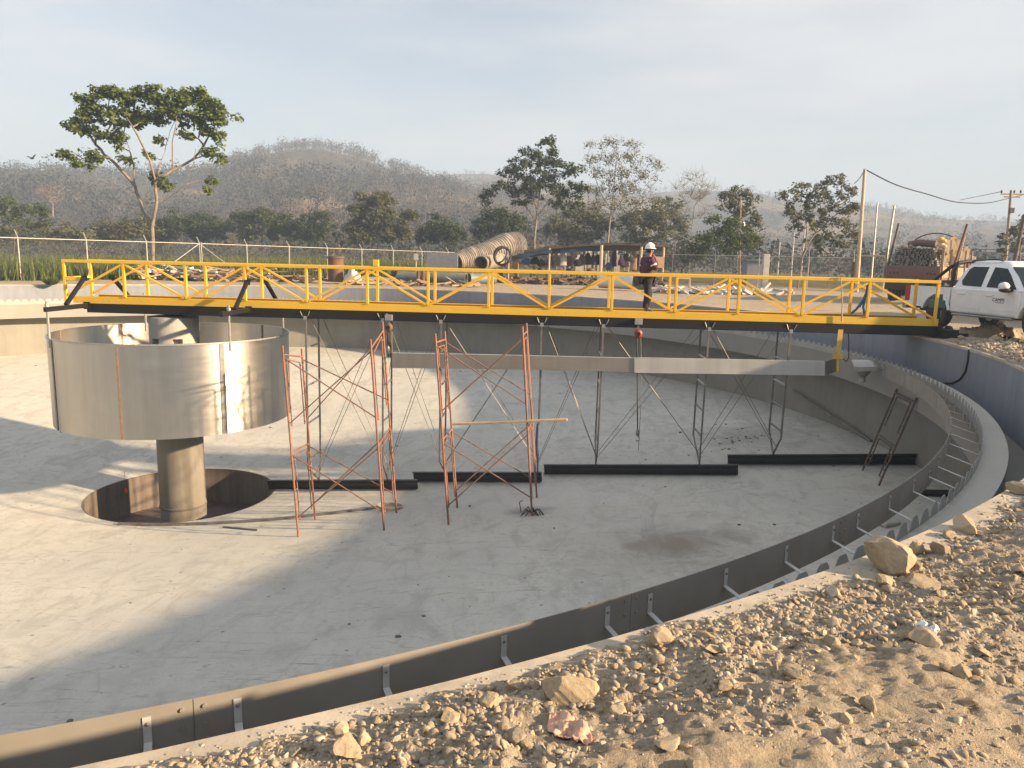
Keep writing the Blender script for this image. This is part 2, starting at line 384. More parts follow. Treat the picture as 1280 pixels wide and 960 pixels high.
def stone_mat(name, a, b, c):
    t = NT(name); v = t.coord(); oi = t.n('ShaderNodeObjectInfo'); ri = t.n('ShaderNodeNewGeometry')
    n1 = t.noise(v, 3.5, 7, .65, .4); n2 = t.noise(v, 26, 6, .7)
    col = t.ramp(n1, [(.3, a), (.55, b), (.8, c)])
    rnd = t.math('ADD', oi.outputs['Random'], ri.outputs['Random Per Island']); rnd = t.math('FRACT', rnd)
    col = t.mix(t.ramp(rnd, [(0, .55), (.35, .0)]), col, tuple(x*.68 for x in (b[1]*1.02, b[1]*.98, b[1]*.86)))
    col = t.mix(t.ramp(rnd, [(.7, 0.0), (1, .6)]), col, tuple(min(1, x*1.35) for x in c))
    col = t.mix(t.ramp(n2, [(.35, .35), (.55, 0.0)]), col, tuple(x*.6 for x in a))
    t.set(Base_Color=col, Roughness=.92); t.b.inputs['Specular IOR Level'].default_value = .2
    t.bump(t.math('ADD', t.math('MULTIPLY', n1, .6), t.math('MULTIPLY', n2, .4)), .55, .02); return t.m
MAT['stone'] = stone_mat('tan_stone', (.30,.235,.155), (.40,.32,.215), (.49,.405,.29))
MAT['gravel'] = stone_mat('mixed_gravel', (.28,.235,.175), (.37,.315,.24), (.46,.405,.32))
def dirt_mat():
    t = NT('dry_dirt'); v = t.coord(); g = t.n('ShaderNodeNewGeometry')
    big = t.noise(v, .25, 5, .6, .4); mid = t.noise(v, 1.7, 7, .68, .5); fine = t.noise(v, 19, 7, .75); gr = t.noise(v, 75, 4, .7)
    c = t.ramp(mid, [(.3, (.265,.22,.16)), (.5, (.35,.293,.218)), (.72, (.435,.37,.285))])
    c = t.mix(t.ramp(big, [(.4, 0.0), (.7, .5)]), c, (.40,.335,.25))
    c = t.mix(t.ramp(fine, [(.36, .7), (.52, 0.0)]), c, (.18,.142,.10))
    c = t.mix(t.ramp(gr, [(.55, 0.0), (.72, .5)]), c, (.50,.43,.33))
    # away from the yard the bare dirt gives way to dry grassland
    ln = t.n('ShaderNodeVectorMath', operation='LENGTH'); t.l(g.outputs['Position'], ln.inputs[0])
    far = t.math('ADD', t.math('MULTIPLY', ln.outputs['Value'], .01), t.math('MULTIPLY', t.math('SUBTRACT', big, .5), .16))
    grass = t.ramp(t.noise(v, .6, 7, .7), [(.3, (.055,.062,.025)), (.55, (.11,.10,.045)), (.75, (.19,.155,.085))])
    c = t.mix(t.ramp(far, [(.42, 0.0), (.50, 1.0)]), c, grass)
    t.set(Base_Color=c, Roughness=.95); t.b.inputs['Specular IOR Level'].default_value = .15
    t.bump(t.math('ADD', t.math('MULTIPLY', fine, .7), t.math('MULTIPLY', gr, .6)), .9, .02); return t.m
MAT['dirt'] = dirt_mat()
def leaf_mat(name, a, b, c, trans=.3):
    t = NT(name); g = t.n('ShaderNodeNewGeometry'); v = t.coord()
    col = t.ramp(g.outputs['Random Per Island'], [(0, a), (.5, b), (1, c)])
    col = t.mix(t.ramp(t.noise(v, .55, 3, .5), [(.35, .5), (.6, 0.0)]), col, tuple(x*.7 for x in a))
    t.set(Base_Color=col, Roughness=.6); t.b.inputs['Specular IOR Level'].default_value = .25
    tr = t.n('ShaderNodeBsdfTranslucent'); t.l(col, tr.inputs['Color']); mx = t.n('ShaderNodeMixShader'); mx.inputs[0].default_value = trans
    t.l(t.b.outputs[0], mx.inputs[1]); t.l(tr.outputs[0], mx.inputs[2]); t.l(mx.outputs[0], t.out.inputs['Surface']); return t.m
MAT['leaf_bright'] = leaf_mat('broad_green_leaves', (.08,.13,.028), (.145,.20,.046), (.22,.25,.075), .35)
MAT['leaf_dark'] = leaf_mat('dark_green_leaves', (.034,.055,.022), (.058,.084,.032), (.10,.12,.046))
MAT['leaf_olive'] = leaf_mat('olive_leaves', (.072,.085,.038), (.12,.128,.06), (.175,.175,.085))
MAT['leaf_grey'] = leaf_mat('dusty_grey_leaves', (.095,.105,.06), (.145,.15,.09), (.20,.20,.125))
MAT['leaf_bush'] = leaf_mat('acacia_leaves', (.045,.075,.022), (.078,.115,.034), (.12,.15,.05))
MAT['bark'] = M('pale_bark', (.24,.20,.155), (.15,.12,.095), 3, .9, bump=.4, bscale=14, bdist=.03)
MAT['bark_dark'] = M('dark_bark', (.11,.085,.065), (.06,.05,.04), 3, .9, bump=.4, bscale=14, bdist=.03)
MAT['bark_grey'] = M('grey_bark', (.24,.205,.165), (.17,.145,.12), 3, .9)
def grass_mat():
    t = NT('tall_grass'); g = t.n('ShaderNodeNewGeometry'); v = t.coord()
    col = t.ramp(g.outputs['Random Per Island'], [(0, (.045,.075,.02)), (.6, (.085,.125,.034)), (.88, (.14,.17,.055)), (1, (.24,.23,.11))])
    t.set(Base_Color=col, Roughness=.7); t.b.inputs['Specular IOR Level'].default_value = .2
    tr = t.n('ShaderNodeBsdfTranslucent'); t.l(col, tr.inputs['Color']); mx = t.n('ShaderNodeMixShader'); mx.inputs[0].default_value = .3
    t.l(t.b.outputs[0], mx.inputs[1]); t.l(tr.outputs[0], mx.inputs[2]); t.l(mx.outputs[0], t.out.inputs['Surface']); return t.m
MAT['grass'] = grass_mat()
def tint_mat(name, rough=.9):
    t = NT(name); a = t.n('ShaderNodeVertexColor', layer_name='tint'); t.set(Base_Color=a.outputs['Color'], Roughness=rough)
    t.b.inputs['Specular IOR Level'].default_value = .1; return t.m
MAT['wood_far'] = tint_mat('distant_dry_trees')
def hill_mat():
    t = NT('hill_ground'); v = t.coord(); a = t.noise(v, .012, 6, .65, .5); b = t.noise(v, .07, 6, .7)
    c = t.ramp(a, [(.35, (.06,.052,.04)), (.48, (.09,.075,.054)), (.58, (.19,.14,.095)), (.75, (.27,.19,.13))])
    c = t.mix(t.ramp(b, [(.4, .6), (.55, 0.0)]), c, (.075,.07,.045)); t.set(Base_Color=c, Roughness=1.0)
    t.b.inputs['Specular IOR Level'].default_value = .05; return t.m
MAT['hill'] = hill_mat()
# ================================================================ GROUND
def edge_r(x, y, th):
    """radius at which the dirt starts to cover the concrete rim: ragged"""
    w = .13*np.exp(-((th+49.0)/4.0)**2)-.055*np.clip((-53-th)/3, 0, 1)-.04*np.clip((th+42)/4, 0, 1)
    return 20.665+w+.13*fbm(x*1.6, y*1.6, 3, 4)+.06*fbm(x*8, y*8, 4, 3)
def mound(x, y):
    """height of the dirt sheet, before fine relief"""
    r = np.hypot(x, y); th = np.degrees(np.arctan2(y, x))
    z = .0*r
    # gravel bank thrown up along the rim on the camera side and to the right
    side = np.clip((th+108)/14, 0, 1)*np.clip((2-th)/14, 0, 1)
    e = r-edge_r(x, y, th)
    prof = np.where(e < .9, np.clip(e/.9, 0, 1)**.75, np.clip(1-(e-.9)/1.5, 0, 1)**1.3)
    amp = .135+.11*fbm(x*.7, y*.7, 11, 3)+.03*np.clip((-54-th)/6, 0, 1)
    z = z+side*prof*np.clip(amp, .04, .3)
    # yard swells very slightly away from the tank
    z = z+.16*np.clip((r-24)/30, 0, 1)
    z = z-.0*x
    return z
def fine_relief(x, y):
    r = np.hypot(x, y); e = r-20.7
    k = np.clip(e/.25, 0, 1)
    bank = np.clip(1.25-np.abs(e-.6)*1.1, 0, 1)
    z = .055*fbm(x*1.9, y*1.9, 5, 5, .55)*(.13+bank)+.018*fbm(x*8, y*8, 6, 5, .72)*(.25+bank)+.017*fbm(x*25, y*25, 8, 4, .75)*(.5+bank)
    # wheel ruts of the track behind the bank, running along the rim
    for rr, w, d in ((22.55, .16, .035), (22.95, .10, .02), (23.9, .2, .035)):
        z = z-d*np.exp(-((r-rr-.15*fbm(x*.4, y*.4, 21, 2))/w)**2)
    return z*k
TH0, TH1, RF = math.radians(-82), math.radians(2), 27.5
def ground_h(x, y): return mound(x, y)+fine_relief(x, y)
def ground_at(x, y): return float(ground_h(np.array([x]), np.array([y]))[0])
rr = np.concatenate([[20.84], np.geomspace(20.95, 30, 34), np.geomspace(30.8, 1300, 84)])
na = 576; an = np.linspace(0, 2*PI, na, endpoint=False)
Rg, Ag = np.meshgrid(rr, an, indexing='ij'); X, Y = Rg*np.cos(Ag), Rg*np.sin(Ag)
Z = mound(X, Y)+.04*fbm(X*.9, Y*.9, 31, 4)*np.clip((Rg-20.9)/.6, 0, 1)
a2 = np.where(Ag > PI, Ag-2*PI, Ag)
ins = np.clip((a2-TH0)/math.radians(3), 0, 1)*np.clip((TH1-a2)/math.radians(3), 0, 1)*np.clip((RF-Rg)/.8, 0, 1)
Z = Z-.35*np.clip(ins*1.2-.1, 0, 1)-.004
Z = Z-np.clip((Rg-70)/400, 0, 1)*3.0
idx = np.arange(len(rr)*na).reshape(len(rr), na); nx = np.roll(idx, -1, 1)
Fq = np.stack([idx[:-1], idx[1:], nx[1:], nx[:-1]], -1).reshape(-1, 4)
struct(mesh_np('ground', np.stack([X, Y, Z], -1).reshape(-1, 3), Fq, MAT['dirt'], smooth=True))
# fine sheet of the bank and track near the viewpoint
def bank_sheet():
    th = [TH0]
    while th[-1] < TH1:
        d = math.degrees(th[-1]); st = .048 if -76 < d < -46 else (.07 if d < -20 else .16)
        th.append(th[-1]+math.radians(st))
    th = np.array(th); r = np.concatenate([np.arange(20.575, 23.3, .018), np.arange(23.3, RF, .045)])
    R_, A_ = np.meshgrid(r, th, indexing='ij'); x, y = R_*np.cos(A_), R_*np.sin(A_)
    z = ground_h(x, y)+.006
    edge = np.minimum(np.clip((A_-TH0)/math.radians(2), 0, 1), np.clip((TH1-A_)/math.radians(2), 0, 1))*np.clip((RF-R_)/.5, 0, 1)
    z = z-.05*(1-edge)
    # thin ragged skirt of dust on the concrete rim: below the rim top the sheet is hidden inside the wall
    z = z-np.clip((edge_r(x, y, np.degrees(A_))-R_)/.05, 0, 1)*.06
    i = np.arange(z.size).reshape(z.shape)
    F = np.stack([i[:-1, :-1], i[1:, :-1], i[1:, 1:], i[:-1, 1:]], -1).reshape(-1, 4)
    return mesh_np('dirt_bank', np.stack([x, y, z], -1).reshape(-1, 3), F, MAT['dirt'], smooth=True)
o = bank_sheet(); struct(o)

# ================================================================ TANK
o = obj('tank_floor', MB().lathe([(RP, Z_FC-.25), (RP, Z_FC), (6, Z_FC+SL*(6-RP)), (12, Z_FC+SL*(12-RP)), (RW+.02, Z_FW+SL*.02)], 256), MAT['floor'], smooth=.6); struct(o)
o = obj('tank_wall', MB().lathe([(RW, Z_UND+.05), (RW, -.02), (RW+.02, 0), (RW+.27, 0), (RW+.3, -.03), (RW+.3, -4.2)], 320), MAT['wall'], smooth=.6)
tag(o, 'tall bluish grey concrete ring wall enclosing the round tank', 'tank wall')
obj('lower_wall', MB().lathe([(RW, Z_FW-.2), (RW, Z_UND+.05)], 320), MAT['wall_low'], parent=o, smooth=.6)
cap = obj('rim_cap', MB().lathe([(RW-.012, -.05), (RW-.012, .008), (RW+.31, .008), (RW+.31, -.05)], 320), MAT['rim'], parent=o, smooth=.6)
# launder: channel carried inside the wall
o = obj('launder_channel', MB().lathe([(RW-.004, Z_UND), (RLI, Z_UND), (RLI, Z_LIP-.02), (RLI+.02, Z_LIP), (RLO-.02, Z_LIP), (RLO, Z_LIP-.02), (RLO, Z_UND+.19), (RW-.004, Z_UND+.17)], 320), MAT['launder_wall'], smooth=.6)
tag(o, 'pale concrete overflow channel running round inside the tank wall', 'channel')
obj('channel_lip', MB().lathe([(RLI-.004, Z_LIP-.012), (RLI-.004, Z_LIP+.006), (RLO+.004, Z_LIP+.006), (RLO+.004, Z_LIP-.012)], 320), MAT['launder'], parent=o, smooth=.6)
# v-notch weir plate
def weir():
    mb = MB(); n = 384; a = 2*PI/n; zt, zb = Z_WEIR, Z_LIP-.10; dn = .150
    w = thing('weir_plate', 'grey sheet metal weir with a row of notched teeth along the channel lip', 'weir plate', (0, 0, Z_LIP))
    for r0, flip in ((RLI-.012, 0), (RLI-.006, 1)):
        vs, fs = [], []
        for k in range(n):
            for t, z in ((0, zt-dn), (.26, zt-.022), (.34, zt), (.66, zt), (.74, zt-.022)):
                an = (k+t)*a; vs.append((r0*math.cos(an), r0*math.sin(an), z)); vs.append((r0*math.cos(an), r0*math.sin(an), zb))
        m = n*5
        for i in range(m):
            j = (i+1) % m; f = (2*i, 2*j, 2*j+1, 2*i+1); fs.append(f if flip else f[::-1])
        mb.add(vs, fs)
    m2 = n*10
    base = mb.n-m2*2
    fs = []
    for i in range(m2//2):
        j = (i+1) % (m2//2); fs.append((2*i, 2*j, m2+2*j, m2+2*i))
    mb.f.extend(fs)
    obj('toothed_sheet', mb, MAT['weir'], w)
    bo = MB()
    for k in range(0, n, 2):
        an = (k+.5)*a; bo.lathe([(0, 0), (.014, 0)], 6, c=(0, 0, 0)) if False else None
        x, y = (RLI-.014)*math.cos(an), (RLI-.014)*math.sin(an); bo.ball((x, y, Z_LIP-.06), .014, 6, 4)
    o = obj('bolt', bo, MAT['galv'], w); o['kind'] = 'stuff'
    return w
weir()
# scum baffle: panels of sheet on brackets back to the weir
bf = thing('scum_baffle', 'dark sheet metal baffle ring on brackets inside the toothed weir', 'baffle', (0, 0, Z_BAF))
A_END = -4.3
pan = [-100+6.02*k for k in range(16)]
pan = [a for a in pan if a < A_END-2]+[A_END]
# two panel seams that can be read on the near side
seam = sorted([math.degrees(math.atan2(*PC(241, 872, RB)[1::-1])), math.degrees(math.atan2(*PC(789, 742, RB)[1::-1]))])
st = seam[1]-seam[0]
pan = [seam[0]-3*st, seam[0]-2*st, seam[0]-st, seam[0], seam[1]]
while pan[-1]+st < A_END-1: pan.append(pan[-1]+st)
pan.append(A_END)
for a, b in zip(pan[:-1], pan[1:]):
    g = math.degrees(.0022/RB)
    k = max(4, int((b-a)*1.5))
    obj('baffle_panel', MB().lathe([(RB-.003, Z_BAF-.335), (RB-.003, Z_BAF), (RB+.003, Z_BAF), (RB+.003, Z_BAF-.335)], k, math.radians(a+g), math.radians(b-g), loop=True), MAT['baffle'], bf, smooth=.5)
    sp = MB().lathe([(RB-.010, Z_BAF-.325), (RB-.010, Z_BAF-.01), (RB-.0035, Z_BAF-.01), (RB-.0035, Z_BAF-.325)], 2, math.radians(b-.3), math.radians(b+.3 if b < A_END else b), loop=True)
    for z in (.05, .16, .28):
        for s in (-.17, .17):
            an = math.radians(b+s); sp.tube([((RB-.010)*math.cos(an), (RB-.010)*math.sin(an), Z_BAF-z), ((RB+.014)*math.cos(an), (RB+.014)*math.sin(an), Z_BAF-z)], .012, 7)
    obj('splice_plate', sp, MAT['baffle'], bf)
brk = [-63.27, -61.9, -59.34, -56.9, -54.3, -53.05, -50.45, -47.85, -45.3, -43.65, -41.0, -38.3, -35.8, -33.9, -31.4, -29.0, -26.6, -24.1, -21.6, -19.1, -16.6, -14.1, -11.6, -9.1, -6.6, -65.8, -68.3, -70.8, -73.3]
for d in brk:
    an = math.radians(d); u = np.array([math.cos(an), math.sin(an), 0]); tn = np.array([-u[1], u[0], 0]); z0 = Z_BAF-.09
    mb = MB(); p0 = u*(RB+.007)+np.array([0, 0, z0+.04]); p1 = u*(RB+.007)+np.array([0, 0, z0-.11])
    mb.bar(p0, p1, .042, .006, up=u)
    p2 = u*(RLI-.03)+np.array([0, 0, Z_LIP-.13]); mb.bar(p1+u*.0, p2, .042, .006, up=(0, 0, 1))
    mb.bar(u*(RLI-.026)+np.array([0, 0, Z_LIP-.09]), u*(RLI-.026)+np.array([0, 0, Z_LIP-.22]), .042, .006, up=u)
    b = obj('bracket', mb, MAT['bracket'], bf)
    obj('bracket_bolt', MB().ball(u*(RB+.012)+np.array([0, 0, z0]), .011, 8, 5), MAT['rod'], b)
# central sump
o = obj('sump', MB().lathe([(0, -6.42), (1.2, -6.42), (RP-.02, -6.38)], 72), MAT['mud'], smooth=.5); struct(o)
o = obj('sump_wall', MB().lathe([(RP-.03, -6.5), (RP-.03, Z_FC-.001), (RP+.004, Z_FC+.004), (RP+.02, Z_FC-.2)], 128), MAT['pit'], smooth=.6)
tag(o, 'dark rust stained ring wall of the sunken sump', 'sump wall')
o = obj('orange_float', MB().ball(PC(157, 613, RP-.12, True)-np.array([0, 0, .02]), (.055, .055, .10), 14, 10).tube([PC(157, 613, RP-.12, True)+np.array([0, 0, .08]), PC(157, 613, RP-.12, True)+np.array([0, 0, .30]), PC(157, 613, RP-.0, True)+np.array([0, 0, .62])], .006, 5), MAT['float'], smooth=1.0)
tag(o, 'small orange float hanging against the sump wall', 'float')

# ---- column
cz = PY(222, 398, -.55)[2]
col = thing('centre_column', 'round concrete column with a steel sleeve standing in the sump', 'column', (0, 0, -6.42))
obj('column_shaft', MB().lathe([(.615, -6.42), (.615, -2.0), (.615, -1.5)], 64), MAT['column'], col, smooth=.6)
sl = concrete('column_sleeve', (.21,.195,.17), .45, True, stain=(.12,.10,.075), stain_amt=.6)  # base colour darkened to carry the mottled shade of drum and bridge
obj('sleeve', MB().lathe([(.63, -6.0), (.635, -6.0), (.635, -2.55), (.63, -2.55)], 72), sl, col, smooth=.6)
obj('sleeve_band', MB().lathe([(.636, -5.62), (.65, -5.61), (.65, -5.56), (.636, -5.55)], 72), MAT['pit'], col, smooth=.6)
# head with a ring of square ports
def head():
    R, n = .66, 64; zb, z1, z2, zt = -1.7, cz-.98, cz-.75, cz; mb = MB()
    pz1, pz2 = PY(222, 433, -.62)[2], PY(222, 424.5, -.62)[2]; z1, z2 = pz1, pz2
    ports = [0, 10.5, 21, 31.5, 42, 52.5]
    def isport(k): return any((k-int(p)) % 64 in (0, 1, 2, 3) for p in ports)
    for k in range(n):
        a, b = 2*PI*k/n, 2*PI*(k+1)/n
        q = lambda an, r, z: (r*math.cos(an), r*math.sin(an), z)
        mb.add([q(a, R, zb), q(b, R, zb), q(b, R, z1), q(a, R, z1)], [(0, 1, 2, 3)])
        mb.add([q(a, R, z2), q(b, R, z2), q(b, R, zt), q(a, R, zt)], [(0, 1, 2, 3)])
        r = R-.22 if isport(k) else R
        mb.add([q(a, r, z1), q(b, r, z1), q(b, r, z2), q(a, r, z2)], [(0, 1, 2, 3)])
        if isport(k):
            for z in (z1, z2): mb.add([q(a, r, z), q(b, r, z), q(b, R, z), q(a, R, z)], [(0, 1, 2, 3)])
            if not isport(k-1): mb.add([q(a, r, z1), q(a, R, z1), q(a, R, z2), q(a, r, z2)], [(0, 1, 2, 3)])
            if not isport(k+1): mb.add([q(b, r, z1), q(b, R, z1), q(b, R, z2), q(b, r, z2)], [(0, 1, 2, 3)])
    mb.lathe([(R, zt), (R-.03, zt+.012), (0, zt+.012)], n)
    return mb
obj('column_head', head(), MAT['column'], col, smooth=.5)
obj('pivot_bearing', MB().lathe([(.26, cz+.012), (.26, cz+.05), (.17, cz+.08), (.13, .04), (.13, .053)], 32), MAT['black'], col, smooth=.5)
# ---- feed well drum
RD, ZDT, ZDB = 3.12, -.48, -2.88
dr = thing('feedwell_drum', 'large open stainless steel drum hung round the column under the bridge', 'drum', (0, 0, ZDB))
obj('drum_shell', MB().lathe([(RD-.004, ZDB), (RD, ZDB), (RD, ZDT), (RD-.004, ZDT)], 160, loop=True), MAT['steel'], dr, smooth=.6)
obj('rim_flange', MB().lathe([(RD+.003, ZDT-.035), (RD+.02, ZDT-.035), (RD+.02, ZDT+.006), (RD-.02, ZDT+.006), (RD-.02, ZDT)], 160), MAT['galv'], dr, smooth=.6)
for (u, v), w, mt in (((66, 460), .10, 'rod'), ((148, 480), .055, 'seam'), ((279, 480), .13, 'rod')):
    q = PC(u, v, RD+.01); a = math.atan2(q[1], q[0]); da = w/2/RD
    if mt == 'seam':
        if 'seam' not in MAT: MAT['seam'] = M('heat_tinted_weld', (.46,.33,.26), (.33,.22,.17), 9, .5, .7)
    obj('seam_strip', MB().lathe([(RD+.002, ZDB+.005), (RD+.016, ZDB+.005), (RD+.016, ZDT-.04), (RD+.002, ZDT-.04)], 3, a-da, a+da, loop=True), MAT[mt], dr, smooth=.6)
for d in (20, 62, 104, 146, 188):
    a = math.radians(d); da = .03/RD
    obj('seam_strip', MB().lathe([(RD-.018, ZDB+.005), (RD-.006, ZDB+.005), (RD-.006, ZDT-.01), (RD-.018, ZDT-.01)], 3, a-da, a+da, loop=True), MAT['seam'] if d != 62 else MAT['rod'], dr, smooth=.6)

# ================================================================ BRIDGE
BAY, I0, YN, ZT = 1.667, 1.60, -.594, 1.50
xs_near = [PY(u, 350, YN)[0] for u in (81, 155, 232, 306, 383, 459, 535, 611, 687, 766, 846, 925, 1006, 1088, 1174)]
br = thing('walkway_bridge', 'yellow truss walkway bridge on black beams spanning from column to tank rim', 'bridge', (9, 0, 0))
XL, XR = xs_near[0], xs_near[-1]
ZC = .50  # top of the yellow bottom channel
for y, sgn in ((YN, -1), (-YN, 1)):
    obj('top_rail', MB().bar((XL-.04, y, ZT-.04), (XR+.04, y, ZT-.04), .08, .08), MAT['yellow'], br, bevel=.008)
    mb = MB(); mb.box(((XL+XR)/2+.15, y-sgn*.0, (ZC+.315)/2), (XR-XL-.1, .012, ZC-.315)); yi = y-sgn*.05
    mb.box(((XL+XR)/2+.15, y-sgn*.047, ZC-.006), (XR-XL-.1, .08, .012)); mb.box(((XL+XR)/2+.15, y-sgn*.047, .322), (XR-XL-.1, .08, .012))
    obj('bottom_channel', mb, MAT['yellow'], br)
    for k, x in enumerate(xs_near):
        zb = ZC+.001 if 0 < k < 14 else .33
        obj('post', MB().box((x, y, (zb+ZT-.081)/2), (.07, .07, ZT-.081-zb)), MAT['yellow'], br, bevel=.006)
    for k in range(14):
        xa, xb = xs_near[k], xs_near[k+1]
        top_left = k % 2 == 1     # tops at the odd posts
        p = (xa+.05, y, ZT-.11) if top_left else (xa+.06, y, ZC+.03)
        q = (xb-.06, y, ZC+.03) if top_left else (xb-.05, y, ZT-.11)
        obj('diagonal_brace', MB().bar(p, q, .05, .062, up=(0, 1, 0)), MAT['yellow'], br)
    obj('under_beam', MB().box(((-2.15+XR+.22)/2, y*.93, .315-.13), (XR+.22+2.15, .10, .255)), MAT['black'], br, bevel=.01)
obj('deck_plate', MB().box(((XL+XR)/2+.2, 0, .435), (XR-XL-.6, 1.08, .012)), MAT['yellow_deck'], br)
mb = MB()
for k in range(29):
    x = XL+.5+k*(XR-XL-.8)/28; mb.box((x, 0, .395), (.06, 1.07, .066))
obj('cross_bearers', mb, MAT['yellow_deck'], br)
obj('end_rail', MB().bar((XL, YN+.04, 1.0), (XL, -YN-.04, 1.0), .06, .06), MAT['yellow'], br)
obj('end_rail', MB().bar((XL+.04, YN, .98), (XL+.62, YN, .98), .06, .10), MAT['yellow'], br)
obj('lamp_post_stub', MB().box((PY(470, 330, .6)[0], .6, ZT+.09), (.16, .12, .18)), MAT['yellow'], br, bevel=.01)
# outrigger arms carrying the drum hangers
ang_x = [PY(110, 380, YN)[0], PY(312, 388, YN)[0]]
for x in ang_x:
    for s in (-1, 1):
        y0 = s*.64; y1 = s*2.38; arm = obj('outrigger_arm', MB().bar((x, s*.60, .255), (x, y1, .255), .09, .12), MAT['black'], br, bevel=.006)
        obj('arm_flange', MB().box((x, s*.655, .255), (.18, .02, .2)), MAT['black'], arm)
        obj('outrigger_brace', MB().bar((x-.02, s*.66, 1.0), (x-.0, s*1.55, .32), .09, .09), MAT['black'], br, bevel=.006)
        obj('brace_shoe', MB().box((x-.02, s*.648, 1.0), (.16, .03, .14)), MAT['black'], br)
        yr = s*math.sqrt(max(RD**2-x**2, 0))
        h = obj('hanger_rod', MB().tube([(x, yr, ZDT-.25), (x, yr, .46)], .032, 8), MAT['galv'], dr)
        obj('rod_nut', MB().lathe([(.001, .33), (.055, .33), (.055, .39), (.001, .39)], 6, c=(x, yr, 0)), MAT['galv'], h)
# end carriage on the rim
xe = XR+.05
obj('end_carriage', MB().box((xe+.18, .0, .16), (.34, 2.2, .22)), MAT['black'], br, bevel=.02)
for y in (-.85, .85):
    w = obj('carriage_wheel', MB().prism([(.17*math.cos(a), .17*math.sin(a)) for a in np.linspace(0, 2*PI, 24, endpoint=False)], 'x', -.05, .05), MAT['rubber'], br, bevel=.015)
    w.data.transform(Matrix.Translation((xe+.2, y, .19)))
obj('motor_stand', MB().box((xe+.10, -.30, .54), (.16, .22, .50)), MAT['black'], br, bevel=.01)
obj('gear_box', MB().box((xe+.10, -.32, .88), (.30, .30, .22)), MAT['teal'], br, bevel=.03)
mo = obj('drive_motor', MB().prism([(.12*math.cos(a), .12*math.sin(a)) for a in np.linspace(0, 2*PI, 20, endpoint=False)], 'z', .99, 1.14), MAT['teal'], br, smooth=.6, bevel=.01)
mo.data.transform(Matrix.Translation((xe+.10, -.32, 0)))
mb = MB(); mb.bar((xe+.3, -.75, .12), (xe+.75, -.75, .12), .10, .08); mb.bar((xe+.45, -.75, .13), (xe+.45, -.75, -.22), .1, .1)
obj('guide_bracket', mb, MAT['black'], br)
mb = MB(); mb.bar((xs_near[11]+.4, YN-.02, .16), (xs_near[11]+.4, YN-.02, .30), .10, .05)
# blue cloth tied to the truss
def rag(name, pts, w, mat, lab, cat):
    mb = MB()
    for p in pts: mb.tube(p, [w*(.8+.5*random.random()) for _ in p], 7)
    return tag(obj(name, mb, mat, smooth=1.0), lab, cat)
b0 = PY(1084, 357, .0); yb = -.52
q = lambda u, v: PY(u, v, yb)
rag('blue_rag', [[q(1085, 356), q(1083, 366), q(1079, 376), q(1070, 387), q(1064, 392)], [q(1081, 372), q(1079, 384), q(1081, 393)], [q(1087, 358), q(1082, 370), q(1074, 384)]], .035, MAT['blue_cloth'], 'twisted blue cloth tied to the truss above the deck', 'rag')
rag('rope_tie', [[PY(1051, 344, -.66), PY(1053, 380, -.66), PY(1052, 402, -.66)], [PY(1047, 347, -.67), PY(1051, 343, -.67), PY(1056, 346, -.67)]], .015, MAT['rope'], 'thin pale rope looped over the yellow top rail', 'rope')

# ---- rake frames, stays and scraper blades
FX = [(-1.6+i)*BAY for i in (4.0, 5.28, 6.24, 7.88, 8.87, 10.55, 11.83)]
bl_px = [((335, 612), (522, 612)), ((517, 602), (677, 603)), ((680, 593), (922, 594)), ((909, 581), (1145, 581))]
blades = []
blab = ['black steel scraper blade lying between the sump and first scaffold', 'short black scraper blade behind the second orange scaffold', 'long black scraper blade under the middle of the bridge', 'black scraper blade nearest the wall, behind the leaning frame']
for (a, b), lb in zip(bl_px, blab):
    p, q_ = PF(*a), PF(*b); p = p+(0, 0, .02); q_ = q_+(0, 0, .02)
    r = thing('scraper_blade', lb, 'scraper blade', p, group='black scraper blades on the tank floor')
    up = np.array([0, 0, 1.0]); t = (q_-p)/np.linalg.norm(q_-p); nrm = np.cross(t, up)
    nrm = nrm if nrm[1] < 0 else -nrm
    obj('web', MB().bar(p+up*.15, q_+up*.15, .012, .28, up=(0, 0, 1)), MAT['blade'], r)
    for z, w in ((.285, .11), (.165, .05), (.02, .10)):
        c = nrm*(w/2+.008)
        obj('flange', MB().bar(p+up*z+c, q_+up*z+c, w, .018), MAT['blade_edge'] if z == .165 else MAT['blade'], r)
    blades.append((p, q_))
def blade_top(x):
    for p, q_ in blades:
        if p[0] <= x <= q_[0]+.1:
            f = (x-p[0])/(q_[0]-p[0]); m = p+f*(q_-p); return m+np.array([0, 0, .30])
    return np.array([x, 0, floor_z(x, 0)+.3])
flab = ['grey rake frame hanging nearest the drum, by the first scaffold', 'grey rake frame behind the chain hoist with the orange block', 'grey rake frame behind the second scaffold', 'grey rake frame just past the second scaffold, wrapped in blue tape low down',
        'grey rake frame between the two chain hoists and the bright blade end', 'grey ladder like rake frame over the end of the long blade', 'grey ladder like rake frame closest to the tank wall']
bots = []
for x in FX:
    b = blade_top(x); bots.append(b)
